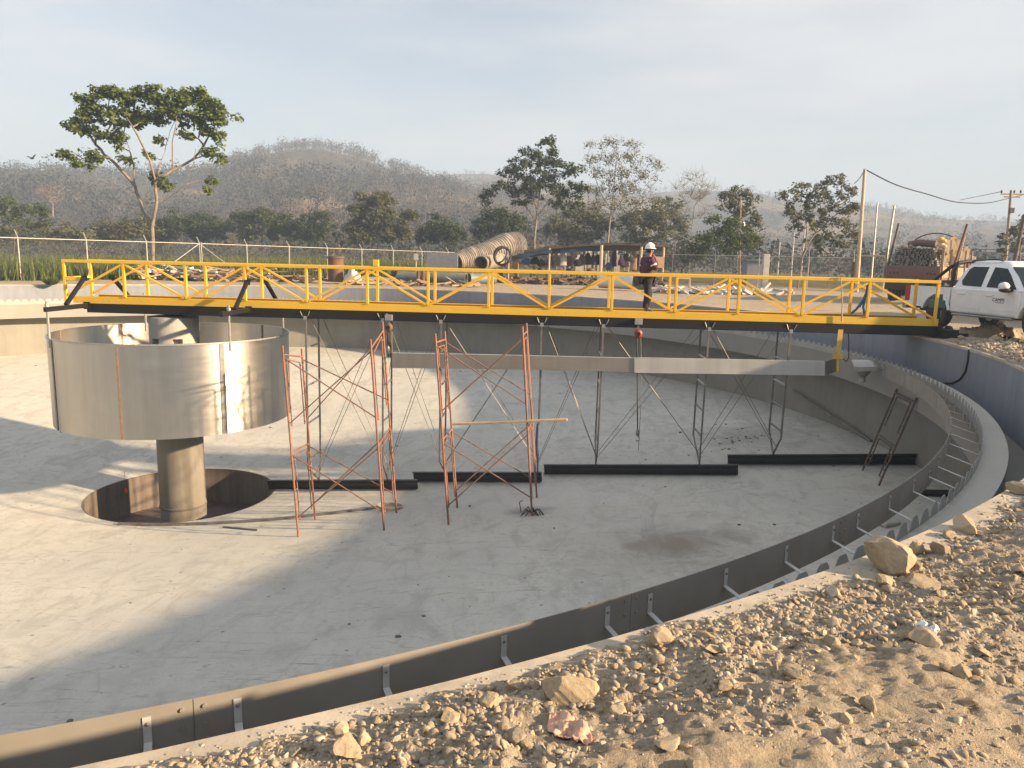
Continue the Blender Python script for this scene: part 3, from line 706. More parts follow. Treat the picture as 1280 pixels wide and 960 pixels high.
for k, (x, lb) in enumerate(zip(FX, flab)):
    b = bots[k]; fr = thing('rake_frame', lb, 'rake frame', (x, 0, .05), group='rake frames hanging from the bridge')
    zl = b[2]+.55
    for y in (-.56, .56):
        yy = b[1]*.0+y
        obj('upright', MB().bar((x, y, .058), (x-.02, y, zl), .046, .046), MAT['rod'], fr)
        obj('foot_stay', MB().bar((x-.02, y, zl+.04), (b[0], b[1], b[2]), .04, .04), MAT['rod'], fr)
        obj('hanger_lug', MB().box((x, y, .075), (.09, .09, .10)).bar((x-.05, y-.02, .06), (x-.13, y-.06, .26), .02, .02).bar((x+.05, y-.02, .06), (x+.13, y-.06, .26), .02, .02), MAT['galv'], fr)
    nr = 4; 
    for j in range(nr):
        z = -.75-j*(abs(zl)-.95)/(nr-1)*.98
        obj('rung', MB().bar((x-.01, -.56, z), (x-.01, .56, z), .04, .04), MAT['galv'] if j < 2 else MAT['rod'], fr)
    for m in (k-1, k+1):
        if 0 <= m < len(FX):
            for y in (-.50, .50):
                obj('stay_wire', MB().tube([(x+(.12 if m > k else -.12), y, .06), (bots[m][0], bots[m][1]*.6+y*.4, bots[m][2]+.25)], .008, 5), MAT['wire'], fr)
    if k == 3: obj('tape_wrap', MB().tube([(x-.02, -.56, zl+.9), (x-.03, -.56, zl+.4), (x-.02, -.56, zl)], [.05, .06, .045], 8), M('blue_grey_tape', (.07,.10,.17), None, 9, .7), fr, smooth=1.0)
# ---- skimmer blade (long sheet) and scum box at its end
sk = thing('skimmer_blade', 'long horizontal sheet metal skimmer blade hung under the bridge', 'skimmer blade', (12, -.72, -1.2))
def plate(name, px, y, mat, n=6, lip=True):
    tops = [PY(u, v, y) for u, v in px[0]]; bot = [PY(u, v, y) for u, v in px[1]]; mb = MB()
    vs = tops+bot; m = len(tops); vs2 = [p+np.array([0, .012, 0]) for p in vs]
    mb.add(vs+vs2, [(i, i+1, m+i+1, m+i) for i in range(m-1)]+[(2*m+i, 3*m+i, 3*m+i+1, 2*m+i+1) for i in range(m-1)]+[(i, 2*m+i, 2*m+i+1, i+1) for i in range(m-1)]+[(m+i, m+i+1, 3*m+i+1, 3*m+i) for i in range(m-1)]+[(0, m, 3*m, 2*m), (m-1, 3*m-1, 4*m-1, 2*m-1)])
    o = obj(name, mb, mat, sk)
    if lip:
        l = MB()
        for a, b in zip(tops[:-1], tops[1:]): l.bar(a+(0, .045, .006), b+(0, .045, .006), .09, .008)
        obj('top_fold', l, MAT['steel_plate'], o)
    return o
plate('inner_sheet', [[(490, 441.5), (600, 443.5), (793, 448)], [(490, 460), (600, 461), (793, 465)]], -.70, MAT['steel_dull'])
plate('outer_sheet', [[(793, 447.5), (900, 449.5), (1031, 452)], [(793, 466), (900, 467.5), (1031, 469.5)]], -.73, MAT['steel_plate'])
e0, e1 = PY(1031, 452, -.73), PY(1031, 469.5, -.73); w0 = PY(1049, 446, .25); w1 = PY(1049, 463, .25)
obj('end_wing', MB().add([e0, w0, w1, e1, e0+(.01, 0, 0), w0+(.01, 0, 0), w1+(.01, 0, 0), e1+(.01, 0, 0)], [(0, 1, 2, 3), (4, 7, 6, 5), (0, 4, 5, 1), (3, 2, 6, 7), (0, 3, 7, 4), (1, 5, 6, 2)]), MAT['steel_dull'], sk)
sb = thing('scum_box', 'bright metal scum tray with a funnel below, hung beside the skimmer end', 'scum box', PY(1085, 455, 0))
t0, t1, t2, t3 = PY(1064, 449.5, .1), PY(1096, 450, .55), PY(1112, 457.5, 0), PY(1068, 459, -.35)
def slab(pts, th): 
    mb = MB(); lo = [np.array(p)-(0, 0, th) for p in pts]; n = len(pts)
    return mb.add([*pts, *lo], [tuple(range(n)), tuple(range(2*n-1, n-1, -1))]+[(i, n+i, n+(i+1) % n, (i+1) % n) for i in range(n)])
obj('tray', slab([t0, t1, t2, t3], .02), MAT['steel_plate'], sb)
obj('tray_skirt', slab([t3+(0, -.012, 0), t2+(0, -.012, 0), t2+(0, 0, .0), t3+(0, 0, 0)], .12), MAT['steel_plate'], sb)
fc = PY(1079, 462, 0)
obj('funnel', MB().lathe([(.24, -.06), (.075, -.26), (.075, -.40), (.065, -.40), (.065, -.26)], 20, c=(fc[0], fc[1], fc[2]+.05)), MAT['steel_dull'], sb, smooth=.6)
obj('outlet_sleeve', MB().lathe([(.09, -.28), (.09, -.39), (.076, -.39)], 20, c=(fc[0], fc[1], fc[2]+.05)), MAT['galv'], sb, smooth=.6)
o = obj('hanging_cable', MB().tube([PY(1060, 411, -.3), PY(1061, 430, -.3), PY(1061, 447, -.3), PY(1058, 452, -.2), PY(1052, 447, 0)], .013, 6), MAT['cable'], smooth=1.0); tag(o, 'black cable hanging from the bridge down to the scum tray', 'cable')
mb = MB(); mb.bar(PY(1051, 412, -.68), PY(1047.5, 446, -.66), .13, .012, up=(0, 1, 0)); mb.bar(PY(1047.5, 446, -.70), PY(1047, 464, -.70), .07, .012, up=(0, 1, 0)); mb.box(PY(1047.5, 446, -.69), (.26, .10, .10), .3)
tag(obj('lifting_strap', mb, MAT['strap']), 'yellow lifting strap holding up the end of the skimmer blade', 'strap')
# chain hoists
def hoist(name, u, v0, vb, v1, y, lab, hookv, bm_=None):
    r = thing(name, lab, 'chain hoist', PY(u, v0, y))
    top, blk, bot = PY(u, v0, y), PY(u, vb, y), PY(u, v1, y)
    obj('beam_clamp', MB().box(top, (.2, .12, .16)), MAT['galv'], r, bevel=.01)
    obj('block', MB().ball(blk, (.11, .08, .12), 16, 10), bm_ or MAT['hoist_red'], r, smooth=1.0)
    obj('cover', MB().prism([(.05*math.cos(a)+blk[0], .05*math.sin(a)+blk[2]) for a in np.linspace(0, 2*PI, 16, endpoint=False)], 'y', blk[1]-.10, blk[1]-.07), MAT['black'], r)
    obj('suspension', MB().bar(top, blk, .05, .05), MAT['rod'], r)
    h = PY(u-1, hookv, y)
    obj('load_chain', MB().tube([blk+(-.03, 0, -.1), h], .018, 6), MAT['cable'], r)
    obj('hand_chain', MB().tube([blk+(.06, -.06, -.1), PY(u+4, (vb+v1)/2, y), bot], .008, 5), MAT['wire'], r)
    obj('hook_block', MB().ball(h, (.05, .05, .10), 10, 8).tube([h+(0, 0, -.08), h+(.05, 0, -.14), h+(.05, 0, -.2), h+(0, 0, -.24), h+(-.04, 0, -.2)], .016, 6), MAT['rod'], r, smooth=1.0)
hoist('chain_hoist', 798, 402, 417, 563, -.66, 'chain hoist with a red block, its long hook chain hanging past the blade', 541)
hoist('chain_hoist', 486, 397, 409, 470, -.66, 'chain hoist with a rusty orange block hanging by the first scaffold', 436, MAT['rust_brace'])
o = obj('timber_strut', MB().bar(PY(487, 414, -.62), PY(487.5, 446, -.62), .13, .10), MAT['wood_dark']); tag(o, 'short dark timber hung upright above the skimmer blade end', 'timber')

# ================================================================ SCAFFOLDS
def lerp(a, b, t): return a+(b-a)*t
def scaf_frame(root, A0, A1, B0, B1, lifts=2, m=None):
    """two legs with cross bars, short inner ladder posts beside each leg"""
    m = m or MAT['rust_orange']; d = (B0-A0)/np.linalg.norm(B0-A0)
    obj('leg', MB().tube([A0, lerp(A0, A1, .5), A1], .026, 8), m, root, smooth=1.0); obj('leg', MB().tube([B0, lerp(B0, B1, .5), B1], .026, 8), m, root, smooth=1.0)
    for k in range(lifts):
        t0, t1 = k/lifts+.06, (k+1)/lifts-.045
        la, ha, lb, hb = lerp(A0, A1, t0), lerp(A0, A1, t1), lerp(B0, B1, t0), lerp(B0, B1, t1)
        obj('top_bar', MB().tube([ha, hb], .022, 8), m, root, smooth=1.0)
        for (l, h, s) in ((la, ha, 1), (lb, hb, -1)):
            ip, iq = l+s*d*.22, h+s*d*.22
            ladder = obj('ladder_post', MB().tube([lerp(ip, iq, .05), lerp(ip, iq, .93)], .016, 7), m, root, smooth=1.0)
            mb = MB()
            for j in range(5): f = .08+.2*j; mb.tube([lerp(l, h, f), lerp(ip, iq, f)], .011, 6)
            obj('ladder_rungs', mb, m, ladder)
        obj('knee_bar', MB().tube([lerp(la+d*.22, ha+d*.22, .93), lerp(lb-d*.22, hb-d*.22, .93)], .016, 7), m, root, smooth=1.0)
def scaf_braces(root, A0, A1, C0, C1, lifts=2):
    for k in range(lifts):
        t0, t1 = k/lifts+.10, (k+1)/lifts-.06
        obj('cross_brace', MB().tube([lerp(A0, A1, t0), lerp(C0, C1, t1)], .016, 6), MAT['rust_brace'], root)
        obj('cross_brace', MB().tube([lerp(A0, A1, t1), lerp(C0, C1, t0)], .016, 6), MAT['rust_brace'], root)
def tower(feet, tops, lab):
    pts = []
    for (fu, fv), (tu, tv) in zip(feet, tops):
        f = PF(fu, fv); pts.append((f, PY(tu, tv, f[1])))
    r = thing('scaffold_tower', lab, 'scaffold', pts[0][0], group='orange scaffold towers on the tank floor')
    (A0, A1), (B0, B1), (C0, C1), (D0, D1) = pts
    scaf_frame(r, A0, A1, B0, B1); scaf_frame(r, C0, C1, D0, D1)
    scaf_braces(r, A0, A1, C0, C1); scaf_braces(r, B0, B1, D0, D1)
    return pts
T1 = tower([(373, 671), (394, 650), (480, 663), (495.6, 641)], [(353, 432), (377, 436), (463, 424), (478, 402)], 'orange scaffold tower beside the drum, a frame at each side and crossed braces')
T2 = tower([(560.6, 656), (571.5, 634.7), (665, 645), (671, 622)], [(544, 417), (556, 414), (653, 408), (658, 404)], 'brighter orange scaffold tower standing past the short blade, plank laid across it')
a, b = PY(566, 530, T2[0][0][1]+.6), PY(709, 524.5, T2[2][0][1]-.1)
o = obj('timber_plank', MB().bar(a, b, .13, .05), MAT['wood_pale'], bevel=.006); tag(o, 'pale timber plank laid level across the second scaffold', 'plank')
r = thing('loose_scaffold', 'loose rusty scaffold frame leaning against the tank wall', 'scaffold frame', PF(1078, 587))
scaf_frame(r, PF(1078, 588), PC(1121, 486, RLI-.03, True), PF(1098.5, 607), PC(1146, 497, RLI-.03, True), 2, MAT['rust_old'])
# leaning pipe at the foot of the wall, and small pieces on the floor
p, q_ = PC(992, 488, RW-.10, True), PC(1089, 551.5, RW-.06, True)
o = obj('leaning_pipe', MB().tube([p, lerp(p, q_, .5)+(0, 0, -.02), q_], .04, 8), MAT['rod'], smooth=1.0); tag(o, 'long dark pipe sloping down along the far tank wall', 'pipe')
cur = [PF(u, v)+(0, 0, .03) for u, v in ((148, 656), (190, 657), (235, 656.5), (290, 654), (350, 649.5), (410, 643), (474, 635))]
mb = MB()
for a, b in zip(cur[:-1], cur[1:]): mb.bar(a, b, .10, .05)
tag(obj('steel_strip', mb, MAT['rod']), 'bent grey steel strip lying along the front edge of the sump', 'steel strip')
o = obj('steel_rod', MB().tube([PF(279, 659.5)+(0, 0, .02), PF(322, 663.5)+(0, 0, .02)], .025, 7), MAT['rod']); tag(o, 'short dark rod lying on the floor before the sump', 'rod')
cpt = PF(487, 636)
mb = MB()
for k in range(3): mb.tube([cpt+(.28*math.cos(a)*(1+.1*k), .22*math.sin(a), .03+.03*k) for a in np.linspace(0, 2*PI, 18)], .018, 6)
tag(obj('rope_coil', mb, MAT['rope'], smooth=1.0), 'small coil of rope at the foot of the first scaffold', 'rope')
cpt = PF(664, 642); mb = MB(); rg = random.Random(4)
for k in range(16):
    a = rg.random()*2*PI; L = .12+.3*rg.random(); mb.tube([cpt+(0, 0, .03), cpt+(L*.6*math.cos(a), L*.6*math.sin(a), .08+.1*rg.random()), cpt+(L*math.cos(a), L*math.sin(a), .02)], .012, 5)
mb.tube([cpt+(-.25, 0, .02), cpt+(-.3, 0, .28), cpt+(-.22, 0, .33)], .012, 5)
tag(obj('wire_tangle', mb, MAT['cable']), 'tangle of dark wire at the foot of the second scaffold', 'wire')
cab = [PC(1209, 437, RW-.015), PC(1209, 448, RW-.02), PC(1204, 464, RW-.02), PC(1196, 475, RW-.02), PC(1182, 479, RW-.02)]
# far-side hits of the right-hand wall
cab = [PC(1211, 437, RW-.02, True), PC(1210, 450, RW-.02, True), PC(1207, 464, RW-.02, True), PC(1200, 474, RW-.02, True), PC(1190, 479, RW-.02, True), PC(1178, 479, RW-.02, True)]
tag(obj('wall_cable', MB().tube(cab, .02, 6), MAT['cable'], smooth=1.0), 'black cable drooping down the bluish tank wall from the rim', 'cable')
for (u, v, s, lb) in ((1066, 455, 0, 0),): pass
# timber pieces seen through the gap behind the baffle
d0 = PF(1125, 629)
tag(obj('dark_plank', MB().bar(PF(1150, 618)+(0, 0, .05), PF(1187, 619)+(0, 0, .05), .35, .06), MAT['blade']), 'dark board on the floor seen behind the baffle brackets', 'board')
tag(obj('mortar_chunk', MB().box(PF(1110, 656)+(0, 0, .05), (.42, .3, .09), .4), MAT['launder'], bevel=.02), 'flat grey concrete offcut on the floor behind the baffle', 'offcut')
# crumbs of mortar on the floor (far too many to count)
mb = MB(); rg = random.Random(11)
for k in range(420):
    if k < 330: a = rg.uniform(-PI, PI); R_ = 3+17*math.sqrt(rg.random()); x, y = R_*math.cos(a), R_*math.sin(a)
    else:
        u, v = rg.gauss(925, 22), rg.gauss(548, 9); p = PF(u, v); x, y = p[0], p[1]
    s = .008+.03*rg.random()**3; mb.ball((x, y, floor_z(x, y)+s*.3), (s*(1+rg.random()), s*(1+rg.random()), s*.6), 6, 4)
o = obj('mortar_crumbs', mb, MAT['pit']); o['kind'] = 'stuff'
# ================================================================ STONES AND GRAVEL
import bmesh
def ico(sub):
    bm = bmesh.new(); bmesh.ops.create_icosphere(bm, subdivisions=sub, radius=1.0)
    V = np.array([v.co[:] for v in bm.verts]); F = np.array([[v.index for v in f.verts] for f in bm.faces]); bm.free(); return V, F
def n3(p, s): return fbm(p[:, 0]+.7*p[:, 2], p[:, 1]-.6*p[:, 2]+s*3.1, s, 3)
def rock(sub, seed, cuts=9, rough=.11, hard=.96):
    V, F = ico(sub); r = np.random.default_rng(seed); V = V.copy()
    for _ in range(cuts):    # knock flat faces off a round stone
        d = r.normal(size=3); d /= np.linalg.norm(d); h = r.uniform(.45, .85); k = V@d
        V = V-np.outer(np.clip(k-h, 0, None)*hard, d)
    V = V*(1+rough*n3(V*1.6, seed)[:, None]+rough*.35*n3(V*5, seed+50)[:, None])
    V = V*r.uniform(.72, 1.15, size=3)*np.array([1, 1, .8]); return V/np.abs(V).max(), F
def rock_mesh(name, sub, seed, mat, **k):
    V, F = rock(sub, seed, **k); me = bpy.data.meshes.new(name); me.from_pydata(V.tolist(), [], F.tolist())
    me.polygons.foreach_set('use_smooth', [True]*len(F)); me.set_sharp_from_angle(angle=.42); me.materials.append(mat); return me
VAR = [rock_mesh('stone', 4, 100+i, MAT['stone'], cuts=9+i % 6) for i in range(10)]
def on_bank(u, v, dz=0.0):
    z = .05
    for _ in range(5):
        X_ = PZ(u, v, z); z = .5*z+.5*ground_at(X_[0], X_[1])
    return PZ(u, v, z)
def stone(u, v, wpx, label, hr=.8, seed=0, name='stone', rot=None, cat='stone', group=None, sub=5, sink=.3, cuts=9, hard=.82):
    """a stone whose middle is seen at u, v"""
    p = on_bank(u, v); d = float((p-CAM)@CF); R = wpx/2*1.14*d/F_PX
    me = rock_mesh(name, sub, 500+seed, MAT['stone'], cuts=9)
    o = bpy.data.objects.new(name, me); COL.objects.link(o); gz = ground_at(p[0], p[1])
    o.location = (p[0], p[1], gz+R*hr*(1-sink)*.8); o.scale = (R*1.1, R*1.0, R*hr); o.rotation_euler = (0.1, .05, rot if rot is not None else seed*1.3)
    return tag(o, label, cat, group)
stone(1118, 712, 68, 'largest boulder, rounded tan, sitting on the rim edge', .72, 1, 'boulder', .5, 'boulder', sink=.08, cuts=6, hard=.6)
o = stone(712, 872, 58, 'big square edged block half buried in the gravel behind the pink bag', .75, 7, 'stone_block', .3, 'stone')
stone(643, 862, 19, 'small cubic stone beside the big half buried block', .9, 3, rot=.2)
stone(667, 860, 15, 'narrow upright stone between the cubic stone and the big block', 1.0, 4)
stone(611, 882, 24, 'pale pear shaped stone at the edge of a hollow, near the cubic stone', .9, 5)
stone(562, 903, 25, 'upright tan stone alone on the bare gravel slope by the pale rim', 1.0, 6)
stone(433, 944, 32, 'large pale upright stone close to the bottom picture edge on the rim side', 1.0, 9)
stone(643, 927, 26, 'oblong pale stone below the pink bag, one of a touching pair', .7, 8)
stone(655, 937, 24, 'round tan stone below the pink bag, touching the oblong one', .75, 14)
stone(825, 806, 28, 'tall tan stone standing on the bank crest between two baffle brackets', .95, 10)
stone(890, 818, 26, 'squarish tan stone on the bank slope, with a sunlit flat face', .85, 11)
stone(823, 829, 16, 'round stone just below the tall stone on the bank crest', .85, 12)
stone(1150, 733, 40, 'flat pale slab lying just behind the largest boulder', .38, 13)
stone(1105, 731, 24, 'brown stone tucked against the foot of the largest boulder', .8, 15)
stone(1143, 692, 22, 'stone leaning on the far flank of the largest boulder', .9, 16)
stone(1178, 692, 26, 'angular tan stone on the bank beyond the largest boulder', .8, 17)
stone(1205, 664, 34, 'big tan stone beside a white scrap on the far bank', .7, 18)
stone(1040, 745, 20, 'angular stone on the rim among rubble short of the largest boulder', .8, 19)
stone(1072, 812, 16, 'pale stone, first of a pair lying in loose gravel', 1.0, 20)
stone(1084, 815, 15, 'pale stone, second of a pair lying in loose gravel', 1.0, 21)
stone(1131, 802, 17, 'yellowish round stone beside the flat white paper', .9, 22)
stone(1155, 806, 38, 'low wide stone half sunk in the track below the white paper', .45, 23)
stone(1170, 773, 18, 'grey squarish stone just above the white paper', .7, 24)
stone(1272, 618, 26, 'tan boulder at the picture edge where the bank meets the rim', .8, 25, sink=.1)
stone(1185, 672, 18, 'dark tan stone lying flat on the concrete rim', .7, 26)
stone(836, 937, 30, 'flattish pale stone in the track in front of the bank', .5, 27)
stone(905, 862, 20, 'tan stone at the toe of the bank beside the track', .8, 28)
# a couple of hundred like stones nobody could tell apart
rg = random.Random(21); lab = 'loose tan stone lying in the gravel bank along the tank rim'; cnt = 0
while cnt < 215:
    th = math.radians(rg.uniform(-72, -12)) if cnt > 110 else math.radians(rg.uniform(-68, -50))
    e = abs(rg.gauss(.60, .48))+.02; R_ = 20.68+e; x, y = R_*math.cos(th), R_*math.sin(th)
    d = math.hypot(x-CAM[0], y-CAM[1])
    if d < 2.2: continue
    s = .013+.034*rg.random()**2.6+.0012*d
    o = bpy.data.objects.new('stone', VAR[cnt % 10]); COL.objects.link(o); sc = [s*rg.uniform(.8, 1.25), s*rg.uniform(.8, 1.2), s*rg.uniform(.65, 1.0)]
    o.scale = sc; o.location = (x, y, ground_at(x, y)+sc[2]*.45); o.rotation_euler = (rg.uniform(-.4, .4), rg.uniform(-.4, .4), rg.uniform(0, 6.3))
    tag(o, lab, 'stone', 'loose stones on the gravel bank'); cnt += 1
# gravel: thousands of small stones in one object
def gravel():
    shapes = [rock(2, 900+i, cuts=9) for i in range(6)]; small = [rock(1, 950+i, cuts=4) for i in range(6)]
    r = np.random.default_rng(5); Vs, Fs = [], []; base = 0
    def put(n, lo, hi, pw, shp, mean, sd, thr, off=.02):
        nonlocal base, Vs, Fs
        th = np.radians(thr(n)); e = np.abs(r.normal(mean, sd, n))+off; R_ = 20.66+e; x, y = R_*np.cos(th), R_*np.sin(th)
        dens = 1.3*fbm(x*1.3, y*1.3, 77, 4)+.30*np.clip(1.1-e, -1.2, 1); keep = dens > r.uniform(-.45, .35, n); x, y = x[keep], y[keep]
        z = ground_h(x, y); m = len(x); s = lo+(hi-lo)*r.random(m)**pw; d = np.hypot(x-CAM[0], y-CAM[1]); s = s*(1+.05*d)
        a = r.uniform(0, 2*PI, m); tl = r.normal(0, .35, (m, 2)); k = r.integers(0, len(shp), m); an = r.uniform(.7, 1.3, (m, 3))
        for j in range(len(shp)):
            q = np.where(k == j)[0]
            if not len(q): continue
            V, F = shp[j]; W = V[None]*an[q][:, None]*s[q][:, None, None]
            W = W+np.stack([0*W[..., 0], 0*W[..., 0], W[..., 0]*tl[q, 0][:, None]+W[..., 1]*tl[q, 1][:, None]], -1)
            ca, sa = np.cos(a[q])[:, None], np.sin(a[q])[:, None]
            W = np.stack([W[..., 0]*ca-W[..., 1]*sa, W[..., 0]*sa+W[..., 1]*ca, W[..., 2]], -1)+np.stack([x[q], y[q], z[q]+s[q]*.25], -1)[:, None]
            Vs.append(W.reshape(-1, 3)); Fs.append((F[None]+(np.arange(len(q))*len(V))[:, None, None]+base).reshape(-1, 3)); base += len(q)*len(V)
    near = lambda n: r.normal(-60, 5.0, n); mid = lambda n: r.uniform(-72, -30, n); farr = lambda n: r.uniform(-45, -4, n)
    put(5200, .005, .021, 2.6, shapes, .5, .5, near); put(4600, .006, .024, 2.6, shapes, .55, .5, mid); put(2600, .009, .04, 2.2, shapes, .7, .7, farr)
    put(46000, .0022, .008, 1.4, small, .6, .8, near); put(24000, .003, .010, 1.4, small, .7, .8, mid); put(4000, .008, .02, 1.6, small, .8, 1.0, farr)
    put(38000, .0018, .0055, 1.4, small, 1.7, .9, near); put(16000, .0025, .007, 1.4, small, 1.9, 1.0, mid)
    put(2600, .003, .013, 2.0, shapes, 0.0, .09, mid, -.07); put(1600, .003, .012, 2.0, small, 0.0, .09, near, -.07)
    put(1500, .003, .014, 3.0, shapes, 2.4, 1.2, mid)
    lumps = [rock(2, 700+i, cuts=4, rough=.38, hard=.7) for i in range(8)]; gV, gF = Vs, Fs; Vs, Fs, base = [], [], 0
    put(6000, .004, .022, 3.0, lumps, .45, .42, near); put(5000, .005, .026, 3.0, lumps, .5, .45, mid); put(1500, .008, .042, 2.4, lumps, .6, .6, farr)
    c_ = mesh_np('clods', np.concatenate(Vs), np.concatenate(Fs), MAT['dirt'], smooth=False); c_['kind'] = 'stuff'; Vs, Fs = gV, gF
    o = mesh_np('gravel', np.concatenate(Vs), np.concatenate(Fs), MAT['gravel'], smooth=False); o['kind'] = 'stuff'; return o
gravel()
# litter on the bank
def crumple(name, u, v, w, h, seed, mat, lab, cat, poly, amp=.3):
    p = on_bank(u, v); d = float((p-CAM)@CF); sc = w*d/F_PX; n = 26; rr_ = np.random.default_rng(seed)
    gx, gy = np.meshgrid(np.linspace(-1, 1, n), np.linspace(-1, 1, n), indexing='ij')
    # outline: squash the square sheet to an irregular lobed patch
    a = np.arctan2(gy, gx); k = np.maximum(np.abs(gx), np.abs(gy))/np.maximum(np.hypot(gx, gy), 1e-6)
    rad = np.interp(np.degrees(a) % 360, *poly); x, y = gx*k*rad, gy*k*rad
    z = amp*(np.abs(fbm(x*1.5+seed, y*1.5, seed, 3, .4))*1.5+.12*(1-np.hypot(gx*k, gy*k))); ca, sa = CR[:2]/np.linalg.norm(CR[:2]), CF[:2]/np.linalg.norm(CF[:2])
    X_ = p[0]+sc/2*(x*ca[0]+y*h*sa[0]); Y_ = p[1]+sc/2*(x*ca[1]+y*h*sa[1]); Z_ = ground_h(X_, Y_)+.012+sc/2*z
    i = np.arange(n*n).reshape(n, n); F = np.stack([i[:-1, :-1], i[1:, :-1], i[1:, 1:], i[:-1, 1:]], -1).reshape(-1, 4)
    o = mesh_np(name, np.stack([X_, Y_, Z_], -1).reshape(-1, 3), F, mat); s = o.modifiers.new('thickness', 'SOLIDIFY'); s.thickness = .002
    return tag(o, lab, cat)
crumple('plastic_bag', 712, 917, 58, 1.9, 3, MAT['bag'], 'crumpled pinkish plastic bag on the gravel', 'plastic bag', ([0, 45, 90, 140, 180, 225, 270, 315, 360], [.75, .55, .6, 1.0, .95, .6, .5, 1.1, .75]), .30)
crumple('paper_scrap', 1161, 790, 24, 1.9, 8, MAT['paper'], 'torn white paper lying in the gravel near the track', 'paper', ([0, 60, 120, 180, 240, 300, 360], [1.0, .5, 1.1, .6, .95, .5, 1.0]), .45)
crumple('plastic_scrap', 1218, 681, 12, 1.8, 12, MAT['paper'], 'tiny white scrap beside the big stone on the far bank', 'scrap', ([0, 90, 180, 270, 360], [1, .6, .8, .7, 1]), .4)
# spoil heap and dark sheet by the pickup, past the end of the bridge
def heap(name, u, v, depth, w, h, seed, mat, lab, cat, n=40, rough=.5):
    p = P(u, v, depth); d = depth/F_PX; g = np.linspace(-1, 1, n); gx, gy = np.meshgrid(g, g, indexing='ij'); r_ = np.hypot(gx, gy)
    X_ = p[0]+gx*w*d; Y_ = p[1]+gy*w*d*.7; z = np.clip(1-r_**1.7, 0, 1)*h*d*(1+rough*fbm(gx*3+seed, gy*3, seed, 5, .62))
    Z_ = mound(X_, Y_)-.06+z; i = np.arange(n*n).reshape(n, n); F = np.stack([i[:-1, :-1], i[1:, :-1], i[1:, 1:], i[:-1, 1:]], -1).reshape(-1, 4)
    return tag(mesh_np(name, np.stack([X_, Y_, Z_], -1).reshape(-1, 3), F, mat, smooth=rough < .6), lab, cat)
heap('rubble_heap', 1236, 426, 20.6, 52, 10, 4, MAT['gravel'], 'low spread of broken tan rubble beside the pickup', 'rubble heap', 90, 2.4)
heap('dark_sheet', 1258, 424, 19.6, 17, 8, 9, MAT['plastic_black'], 'crumpled dark plastic sheet on the rubble below the pickup door', 'plastic sheet', 30, 1.2)
for k, (u, v, w_) in enumerate(((1208, 418, 20), (1222, 415, 15), (1232, 421, 17), (1246, 427, 14), (1215, 428, 12), (1240, 437, 11), (1262, 436, 13), (1272, 444, 10), (1226, 434, 9), (1201, 424, 10), (1254, 447, 8), (1268, 428, 11))):
    stone(u, v, w_, 'broken rock in the rubble spread between the pickup and the tank rim', .7, 60+k, group='rocks in the rubble by the pickup', sub=4, sink=.35)
# ================================================================ FENCE
def fence(pts, lab, rail=True, h=2.15, arms=1, name='chain_link_fence'):
    f = thing(name, lab, 'fence', pts[0])
    for k, p in enumerate(pts):
        p = np.array(p); g = p
        po = obj('post', MB().tube([g+(0, 0, -.1), g+(0, 0, h+.02)], .036, 8), MAT['galv_post'], f, smooth=1.0)
        t = np.array(pts[min(k+1, len(pts)-1)])-np.array(pts[max(k-1, 0)]); t[2] = 0; t /= np.linalg.norm(t); nn = np.array([-t[1], t[0], 0])*arms
        obj('barb_arm', MB().tube([g+(0, 0, h), g+nn*.10+(0, 0, h+.12), g+nn*.28+(0, 0, h+.36)], .03, 7), MAT['galv_post'], po, smooth=1.0)
    if rail:
        for a, b in zip(pts[:-1], pts[1:]): obj('top_rail', MB().tube([np.array(a)+(0, 0, h-.05), np.array(b)+(0, 0, h-.05)], .026, 7), MAT['galv_post'], f, smooth=1.0)
    for a, b in zip(pts[:-1], pts[1:]):   # woven wire, one panel between two posts
        a, b = np.array(a), np.array(b); L = np.linalg.norm((b-a)[:2]); t = (b-a)/L; n = int(L/.085); w = .0032; V, F = [], []; H = h-.08
        nn = np.array([-t[1], t[0], 0])
        for s in (1, -1):
            for k in range(-int(H/.085), n):
                x0 = k*.085; x1 = x0+H; z0, z1 = 0.0, H
                if x0 < 0: z0 = -x0; x0 = 0
                if x1 > L: z1 = z1-(x1-L); x1 = L
                if z1-z0 < .05: continue
                if s < 0: x0, x1 = L-x0, L-x1
                p, q = a+t*x0+(0, 0, z0+.04), a+t*x1+(0, 0, z1+.04); o_ = nn*w*s; c = len(V)
                u_ = np.array([0, 0, w])
                V += [p-u_+o_, p+u_+o_, p+o_-nn*w, q-u_+o_, q+u_+o_, q+o_-nn*w]; F += [(c, c+1, c+4, c+3), (c+1, c+2, c+5, c+4), (c+2, c, c+3, c+5)]
        mesh_np('wire_mesh', np.array(V), np.array(F), MAT['chain'], f)
    return f
def fu(i): return (25.54+92.66*i)/(1+.07*i)
def fz(i): return 40.0*(1+.07*i)
lp = []
for i in range(-1, 14):
    p = P(fu(i), 340, fz(i)); lp.append((p[0], p[1], .16 if i < 3 else .16-.012*(i-3)))
f1 = fence(lp, 'long chain link fence with angled post tops receding behind the far yard', arms=1)
c = np.array(lp[4])
for s in (-1, 1):
    t = np.array(lp[4+s])-c; obj('diagonal_strut', MB().tube([c+(0, 0, 2.1), c+t*.86+(0, 0, .1)], .022, 7), MAT['galv_post'], f1)
obj('double_post', MB().tube([c+(.12, 0, -.1), c+(.12, 0, 2.2)], .032, 8), MAT['galv_post'], f1)
rp = [np.array(P(u, 340, d)) for u, d in ((735, 60), (788, 58.5), (840, 57), (893, 56), (948, 55), (1010, 53.5), (1066, 52))]
rp = [(p[0], p[1], .25) for p in rp]
f2 = fence(rp, 'chain link fence of white capped posts standing behind the person', arms=-1)
